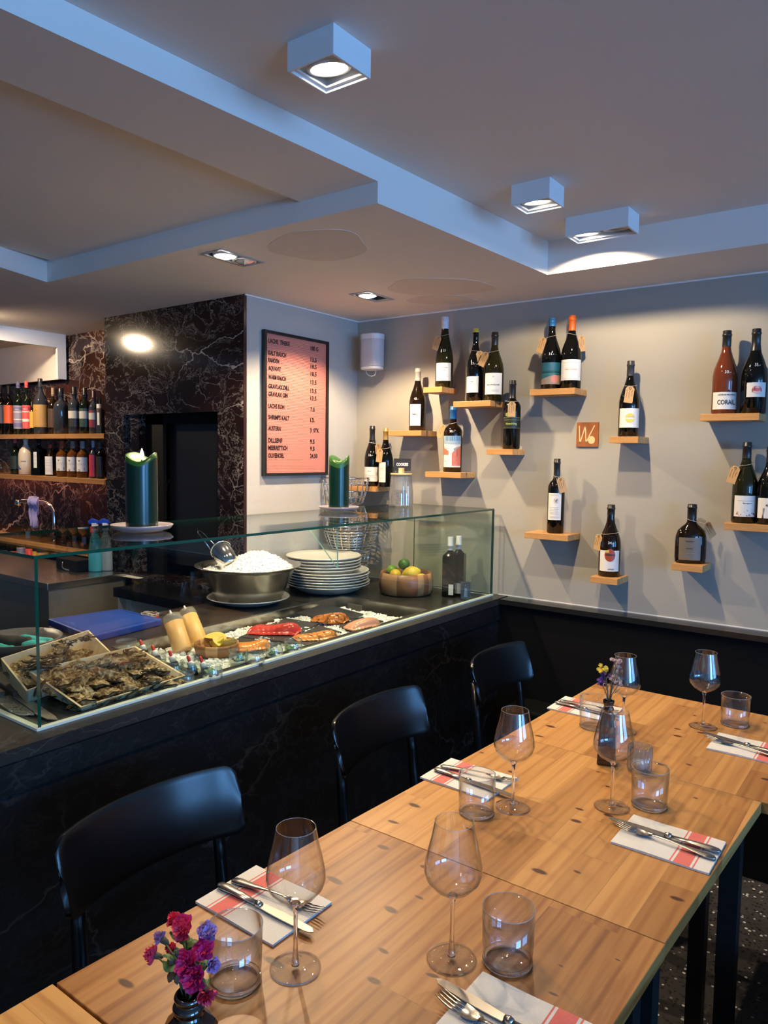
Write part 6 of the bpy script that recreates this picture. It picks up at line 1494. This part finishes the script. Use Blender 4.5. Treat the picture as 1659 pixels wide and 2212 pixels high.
for px, py, lb in ((508, 2120, 'tumbler on the near table beside the pink flowers'), (1096, 2078, 'tumbler at the right of the near table'), (1029, 1756, 'tumbler standing at the edge of the middle left napkin'),
                   (1402, 1740, 'tumbler right of centre on the middle table'), (1281, 1570, 'tumbler by the left napkin of the farthest table'), (1587, 1565, 'tumbler at the far right of the farthest table')): tumbler(px, py, lb)
# ribbed tealight glass
P = on_t(1381, 1664); t = thing('ribbed_glass', (P.x, P.y, TZ + .0004), 'small ribbed tealight glass beside the tall dark vase', 'tealight holder')
R, Hh = .029, .062; mb = MB(); seg = 64; prof = [(.001, 0), (R * .93, 0), (R, .004), (R, Hh), (R * .84, Hh), (R * .82, .010), (.001, .008)]
v = []
for r, z in prof:
    for k in range(seg): a = 2 * PI * k / seg; q = r * (1 + .045 * math.cos(16 * a)); v.append((q * math.cos(a), q * math.sin(a), z))
mb.add(v, [(j * seg + k, j * seg + (k + 1) % seg, (j + 1) * seg + (k + 1) % seg, (j + 1) * seg + k) for j in range(6) for k in range(seg)], 0, True)
mb.build('ribbed_wall', glass('ribbed_clear', (.9, .92, .94), (.4, .45, .5), gain=2.5, haze=.05), t)
MB().lathe([(.001, .009), (.019, .009), (.019, .022), (.001, .022)], 28).build('tealight', mat('tealight_wax', (.62, .60, .58), .4), t)

# ------------------------------------------------------------------ napkins and cutlery
NAP = mat('paper_napkin', (0.62, 0.60, 0.575), .85, bump=.35, bscale=420); NRED = mat('napkin_red', (0.60, 0.14, 0.12), .85, noise=.12, nscale=300, bump=.35, bscale=420)
def napkin(x0, y0, rz, label, flip=False):
    """lies on the table: length .187 along X, width .142 along Y; the red band near one short end"""
    Ln, Wd = .188, .144
    def sid(u, v):
        u = 1 - u if flip else u
        if .185 < u < .355 or .150 < u < .162 or .378 < u < .390: return 1
        return 0
    mb = MB()
    def f(dz): return lambda u, v: ((u - .5) * Ln, (v - .5) * Wd, dz + .0012 * math.sin(5 * u + 3 * v) * math.sin(PI * u) + (.0012 if dz else 0))
    us = 128
    mb.grid(f(.0030), us, 12, mif=sid)
    for k, dz in enumerate((.0002, .0016)):
        mb.box(-Ln / 2 + .0006 * k, Ln / 2 - .0006 * k, -Wd / 2 + .0006 * k, Wd / 2 - .0006 * k, dz, dz + .0013)
    fr_ = f(.0030)
    for side in range(4):
        pts_ = [(i / 40, 0) if side == 0 else (i / 40, 1) if side == 1 else (0, i / 40) if side == 2 else (1, i / 40) for i in range(41)]
        o_ = len(mb.v); mb.add([fr_(*p) for p in pts_] + [(fr_(*p)[0], fr_(*p)[1], .0028) for p in pts_], [(i, i + 1, i + 42, i + 41) for i in range(40)])
    o = mb.build('paper_napkin', [NAP, NRED], None, (x0, y0, TZ + .0004), rz); tag(o, label, 'napkin', 'folded napkins with a red band'); return o
NZ = TZ + .0052
def cutlery_z(x, y): return NZ
def knife(x, y, rz, label, L_=.225):
    t = thing('table_knife', (x, y, NZ + .001), label, 'knife', 'steel table knives', rz)   # handle end at origin, points to +X
    mb = MB(); hl = L_ * .48
    mb.tube([(0, 0, .004), (.006, 0, .0045), (.02, 0, .005), (.05, 0, .0048), (hl - .012, 0, .004)], [.003, .0085, .0095, .0078, .0052], 12, flat=.42).tube([(hl - .013, 0, .004), (hl - .007, 0, .004), (hl, 0, .004)], [.0052, .0066, .0050], 12)
    mb.build('handle', CUTL, t)
    mb = MB(); b = L_ - hl; n_ = 14; top = []; bot = []
    for i in range(n_ + 1):
        q = i / n_; w = .0072 + .0022 * math.sin(PI * min(1, q * 1.05)); 
        if q > .88: w *= math.sqrt(max(0, 1 - ((q - .88) / .12) ** 2)) + .02
        top.append((hl + b * q, w)); bot.append((hl + b * q, -w * .85))
    mb.prism(top[::-1] + bot if False else bot + top[::-1], .0026, .0042); mb.build('blade', CUTL, t); return t
def fork(x, y, rz, label, L_=.200, lift=0):
    t = thing('table_fork', (x, y, NZ + .001 + lift), label, 'fork', 'steel table forks', rz)
    mb = MB(); mb.tube([(0, 0, .002), (.005, 0, .0025), (.018, 0, .003), (.05, 0, .0045), (.085, 0, .0075), (.115, 0, .008), (.130, 0, .005)], [.003, .0085, .0098, .0065, .0032, .0030, .0045], 10, flat=.35)
    mb.build('handle', CUTL, t)
    mb = MB()
    def head(u, v):
        xx = .125 + .034 * u; w = .0045 + .0080 * math.sin(PI / 2 * min(1, u * 1.3)); return (xx, (v - .5) * 2 * w, .0055 - .003 * math.sin(PI * u * .8) + .0020 * (abs(v - .5) * 2) ** 2)
    mb.grid(head, 10, 8)
    for i in range(4):
        y0 = (i - 1.5) * .0066; mb.tube([(.158, y0, .0035), (.172, y0, .0038), (.186, y0 * .97, .006), (L_, y0 * .9, .0095)], [.0020, .0018, .0016, .0008], 6, flat=.8)
    mb.build('tines', CUTL, t, solid=.0) if False else mb.build('tines', CUTL, t)
    return t
napkin(-.894, .871, 0, 'folded napkin at the left of the near table')
napkin(-.866, 1.529, 0, 'folded napkin at the left of the middle table')
napkin(-.393, 1.518, 0, 'folded napkin at the right of the middle table', True)
napkin(-.834, 2.190, 0, 'folded napkin at the left of the farthest table')
napkin(-.360, 2.163, 0, 'folded napkin at the right edge of the picture on the farthest table', True)
napkin(-.412, .878, 0, 'folded napkin cut by the bottom edge at the right of the near table', True)
def A(p, q): return math.atan2(q[1] - p[1], q[0] - p[0])
for p, q, lb in (((-.990, .852), (-.765, .856), 'knife on the near left napkin'), ((-.953, 1.509), (-.725, 1.495), 'knife on the middle left napkin'), ((-.296, 1.532), (-.521, 1.531), 'knife on the middle right napkin'),
                 ((-.925, 2.172), (-.705, 2.160), 'knife on the far left napkin behind the tumbler'), ((-.268, 2.150), (-.487, 2.193), 'knife on the far right napkin'), ((-.325, .872), (-.547, .887), 'knife across the napkin at the bottom edge')):
    knife(p[0], p[1], A(p, q), lb)
for p, q, lb in (((-.983, .879), (-.797, .902), 'fork on the near left napkin'), ((-.951, 1.536), (-.771, 1.567), 'fork on the middle left napkin'), ((-.299, 1.502), (-.514, 1.512), 'fork on the middle right napkin'),
                 ((-.920, 2.198), (-.725, 2.205), 'fork on the far left napkin behind the tumbler'), ((-.275, 2.128), (-.482, 2.160), 'fork on the far right napkin'), ((-.330, .842), (-.525, .862), 'fork on the napkin at the bottom edge')):
    fork(p[0], p[1], A(p, q), lb)

# ------------------------------------------------------------------ vases with flowers
VG = mat('dark_brown_vase_glass', (0.012, 0.006, 0.003), .06, spec=.9)
V1 = at(408, 2150, 2, TZ + .105); V1 = Vector((V1.x, V1.y, TZ + .0004))
t = thing('bud_vase', tuple(V1), 'dark brown glass bud vase holding pink flowers at the bottom edge', 'vase')
oc = lambda r, z: (r, z)
MB().lathe([(.001, 0), (.034, 0), (.036, .004), (.036, .060), (.033, .066), (.019, .080)], 8, 0, Matrix.Rotation(.2, 4, 'Z'), 1, 1, True, False, False).lathe([(.019, .078), (.016, .083), (.0185, .087), (.0205, .091), (.0185, .095), (.0155, .098), (.0175, .101), (.0185, .104), (.0165, .108), (.0145, .108), (.0140, .09)], 36).build('vase_body', VG, t, bevel=.002)
PINK = mat('magenta_petal', (0.62, 0.02, 0.16), .6, noise=.3, nscale=120); PINK2 = mat('rose_petal', (0.70, 0.04, 0.10), .6, noise=.3, nscale=120); LILAC = mat('lilac_petal', (0.42, 0.24, 0.50), .6); STEMG = mat('flower_stem', (0.06, 0.09, 0.03), .6, noise=.3); STEMD = mat('withered_green', (0.07, 0.07, 0.05), .7, noise=.4, nscale=90)
LEAF2 = mat('flower_leaf', (0.07, 0.14, 0.03), .5, noise=.3)
def ruffle(mb, c, R, nrm, seed, mi=0, layers=4):
    r_ = random.Random(seed); Q = Vector(nrm).to_track_quat('Z', 'Y').to_matrix().to_4x4()
    for l_ in range(layers):
        ph = r_.uniform(0, 6); rr_ = R * (1 - .2 * l_); up = .0025 * l_ + .001
        mb.grid(lambda u, v: ((rr_ * v) * math.cos(2 * PI * u) * (1 + .13 * math.sin(5 * 2 * PI * u + ph)), (rr_ * v) * math.sin(2 * PI * u) * (1 + .13 * math.sin(5 * 2 * PI * u + ph)), up + R * .35 * v * v * (1 + .55 * l_ / layers) + .16 * R * v * math.sin(9 * 2 * PI * u + ph * 2)), 30, 3, mi, True, Matrix.Translation(c) @ Q)
def flower(base, top, R, m_, nrm, label, seed, leaves=2, extra=None, lm=None, grp='pink flowers in the bud vase'):
    base = Vector(base); top = Vector(top); t = thing('flower_stem', tuple(base), label, 'flower', grp)
    d = top - base; r_ = random.Random(seed); mid = d * .5 + Vector((d.x * -.25, d.y * -.25, 0)) + Vector((0, 0, .01))
    MB().tube([(0, 0, 0), tuple(d * .25 * .6 + Vector((0, 0, d.z * .12))), tuple(mid), tuple(d)], .0011, 6).build('stem', STEMG, t)
    mb = MB(); ruffle(mb, tuple(d), R, nrm, seed); mb.build('blossom', m_, t)
    MB().lathe([(.0008, -.010), (.0035, -.006), (.0045, .0), (.0035, .003)], 10, 0, Matrix.Translation(d) @ Vector(nrm).to_track_quat('Z', 'Y').to_matrix().to_4x4()).build('calyx', STEMD, t)
    if leaves:
        mb = MB()
        for k in range(leaves): q = .55 + .3 * r_.random(); leaf(mb, tuple(mid + (d - mid) * (q - .5) * 1.6), .017, r_.uniform(0, 6.2), r_.uniform(-.3, .8))
        mb.build('leaves', lm or LEAF2, t)
    return t
def vp(px, py, dx=0.0):      # point in the upright plane of the vase
    P = at(px, py, 1, V1.y + dx); return P
neck = Vector((V1.x, V1.y, V1.z + .095))
cdir = (CAM - V1).normalized()
for i, (px, py, R, m_, nn, dd, lb) in enumerate(((396, 2000, .0125, PINK, (.2, -.5, .8), -.01, 'magenta blossom second from the top of the bunch'), (380, 1992, .010, PINK2, (-.2, -.4, .9), .0, 'rose-red blossom at the very top of the bunch'),
        (398, 2011, .012, PINK2, (.1, -.8, .5), -.02, 'red-pink blossom just below the top pair'), (352, 2030, .009, LILAC, (-.8, -.3, .4), .0, 'purplish blossom high on the left side'), (337, 2064, .0125, PINK2, (-.8, -.5, .2), .0, 'pink blossom reaching out furthest left'),
        (376, 2052, .008, PINK2, (-.2, -.5, .4), .01, 'small half-open rose bud in the middle left'), (441, 2050, .0125, PINK, (.5, -.6, .5), -.01, 'dark pink blossom at the right side'), (410, 2082, .0165, PINK, (.1, -.9, .4), -.03, 'large magenta blossom in the middle front'),
        (424, 2109, .0165, PINK, (.2, -.9, .3), -.03, 'large magenta blossom just above the vase neck'), (447, 2016, .012, LILAC, (.5, -.4, .7), .0, 'lilac blossom at the upper right'), (458, 2083, .009, LILAC, (.9, -.2, .2), .0, 'narrow purple blossom at the far right'),
        (444, 2142, .012, PINK2, (.7, -.4, -.4), -.01, 'drooping dark pink blossom right of the vase neck'))):
    flower(neck + Vector((.003 * math.cos(i), .003 * math.sin(i), 0)), vp(px, py, dd), R, m_, nn, lb, 40 + i, 3)
# withered leaves hanging left
mb = MB()
for k in range(16):
    r_ = random.Random(k); P = vp(374 + r_.uniform(-9, 9), 2062 + k * 3.6, r_.uniform(-.008, .008)) - V1; mb.blob(tuple(P), .0045, .003, .006, 8, 6, 0, None, .2, r_)
mb.tube([tuple(vp(376, 2060) - V1), tuple(vp(372, 2100) - V1), (-.004, 0, .105)], .0012, 6)
t = thing('withered_stem', tuple(V1), 'drooping grey green withered stem on the left of the pink flowers', 'flower'); mb.build('withered_leaves', STEMD, t)

V2 = on_t(1310, 1648); V2 = Vector((V2.x, V2.y, TZ + .0004)); k2_ = depth(V2) / FPX; H2_ = height_at(V2, 1312, 1512) - TZ
t = thing('tall_vase', tuple(V2), 'tall narrow dark brown glass vase with small dried flowers on the middle table', 'vase', None, .3)
w2 = 23 * k2_
sq = MB(); 
def sqr(r, z): return (r, z)
sq.lathe([(.001, 0), (w2 * 1.12, 0), (w2 * 1.20, .004), (w2 * 1.02, H2_ * .62), (w2 * .9, H2_ * .72), (w2 * .52, H2_ * .80)], 4, 0, Matrix.Rotation(PI / 4, 4, 'Z'), 1, 1, True, False, False)
sq.lathe([(w2 * .50, H2_ * .78), (w2 * .40, H2_ * .82), (w2 * .52, H2_ * .86), (w2 * .40, H2_ * .90), (w2 * .50, H2_ * .95), (w2 * .54, H2_), (w2 * .42, H2_), (w2 * .38, H2_ * .85)], 32); sq.build('vase_body', VG, t, bevel=.003)
YEL = mat('yellow_petal', (0.66, 0.52, 0.06), .6, noise=.2); VIO = mat('violet_petal', (0.09, 0.04, 0.26), .6, noise=.3); PAL = mat('pale_pink_petal', (0.50, 0.38, 0.38), .7, noise=.2)
nk = Vector((V2.x, V2.y, V2.z + H2_ - .012))
for i, (px, py, R, m_, lb) in enumerate(((1302, 1446, .013, YEL, 'small yellow dried flower at the top left of the tall vase'), (1309, 1462, .012, VIO, 'violet dried flower beneath the yellow one'), (1300, 1477, .011, VIO, 'lowest violet dried flower at the left'),
        (1331, 1430, .012, PAL, 'pale pink dried flower at the top right'), (1338, 1448, .011, PAL, 'pale dried flower at the right in front of the wine glass'), (1326, 1465, .012, PAL, 'pale mauve dried flower in the middle of the bunch'), (1337, 1478, .011, PAL, 'lowest pale dried flower at the right'))):
    top = at(px, py, 1, V2.y + .004 * (i % 3 - 1)); tt = thing('dried_flower', tuple(nk), lb, 'flower', 'dried flowers in the tall vase'); d = top - nk; r_ = random.Random(70 + i)
    MB().tube([(0, 0, 0), tuple(d * .5 + Vector((-d.x * .15, 0, 0))), tuple(d)], .0012, 6).tube([tuple(d * .55), tuple(d * .8 + Vector((.008, 0, 0)))], .0008, 5).build('stem', mat('dry_stem', (0.16, 0.13, 0.08), .7), tt)
    mb = MB()
    for k in range(9): 
        c = d + Vector((r_.uniform(-1, 1) * R * .9, r_.uniform(-1, 1) * R * .7, r_.uniform(-.5, .6) * R)); ruffle(mb, tuple(c), R * .42, (r_.uniform(-.6, .6), -.5, .7), k, 0, 2)
    mb.build('blossom', m_, tt)
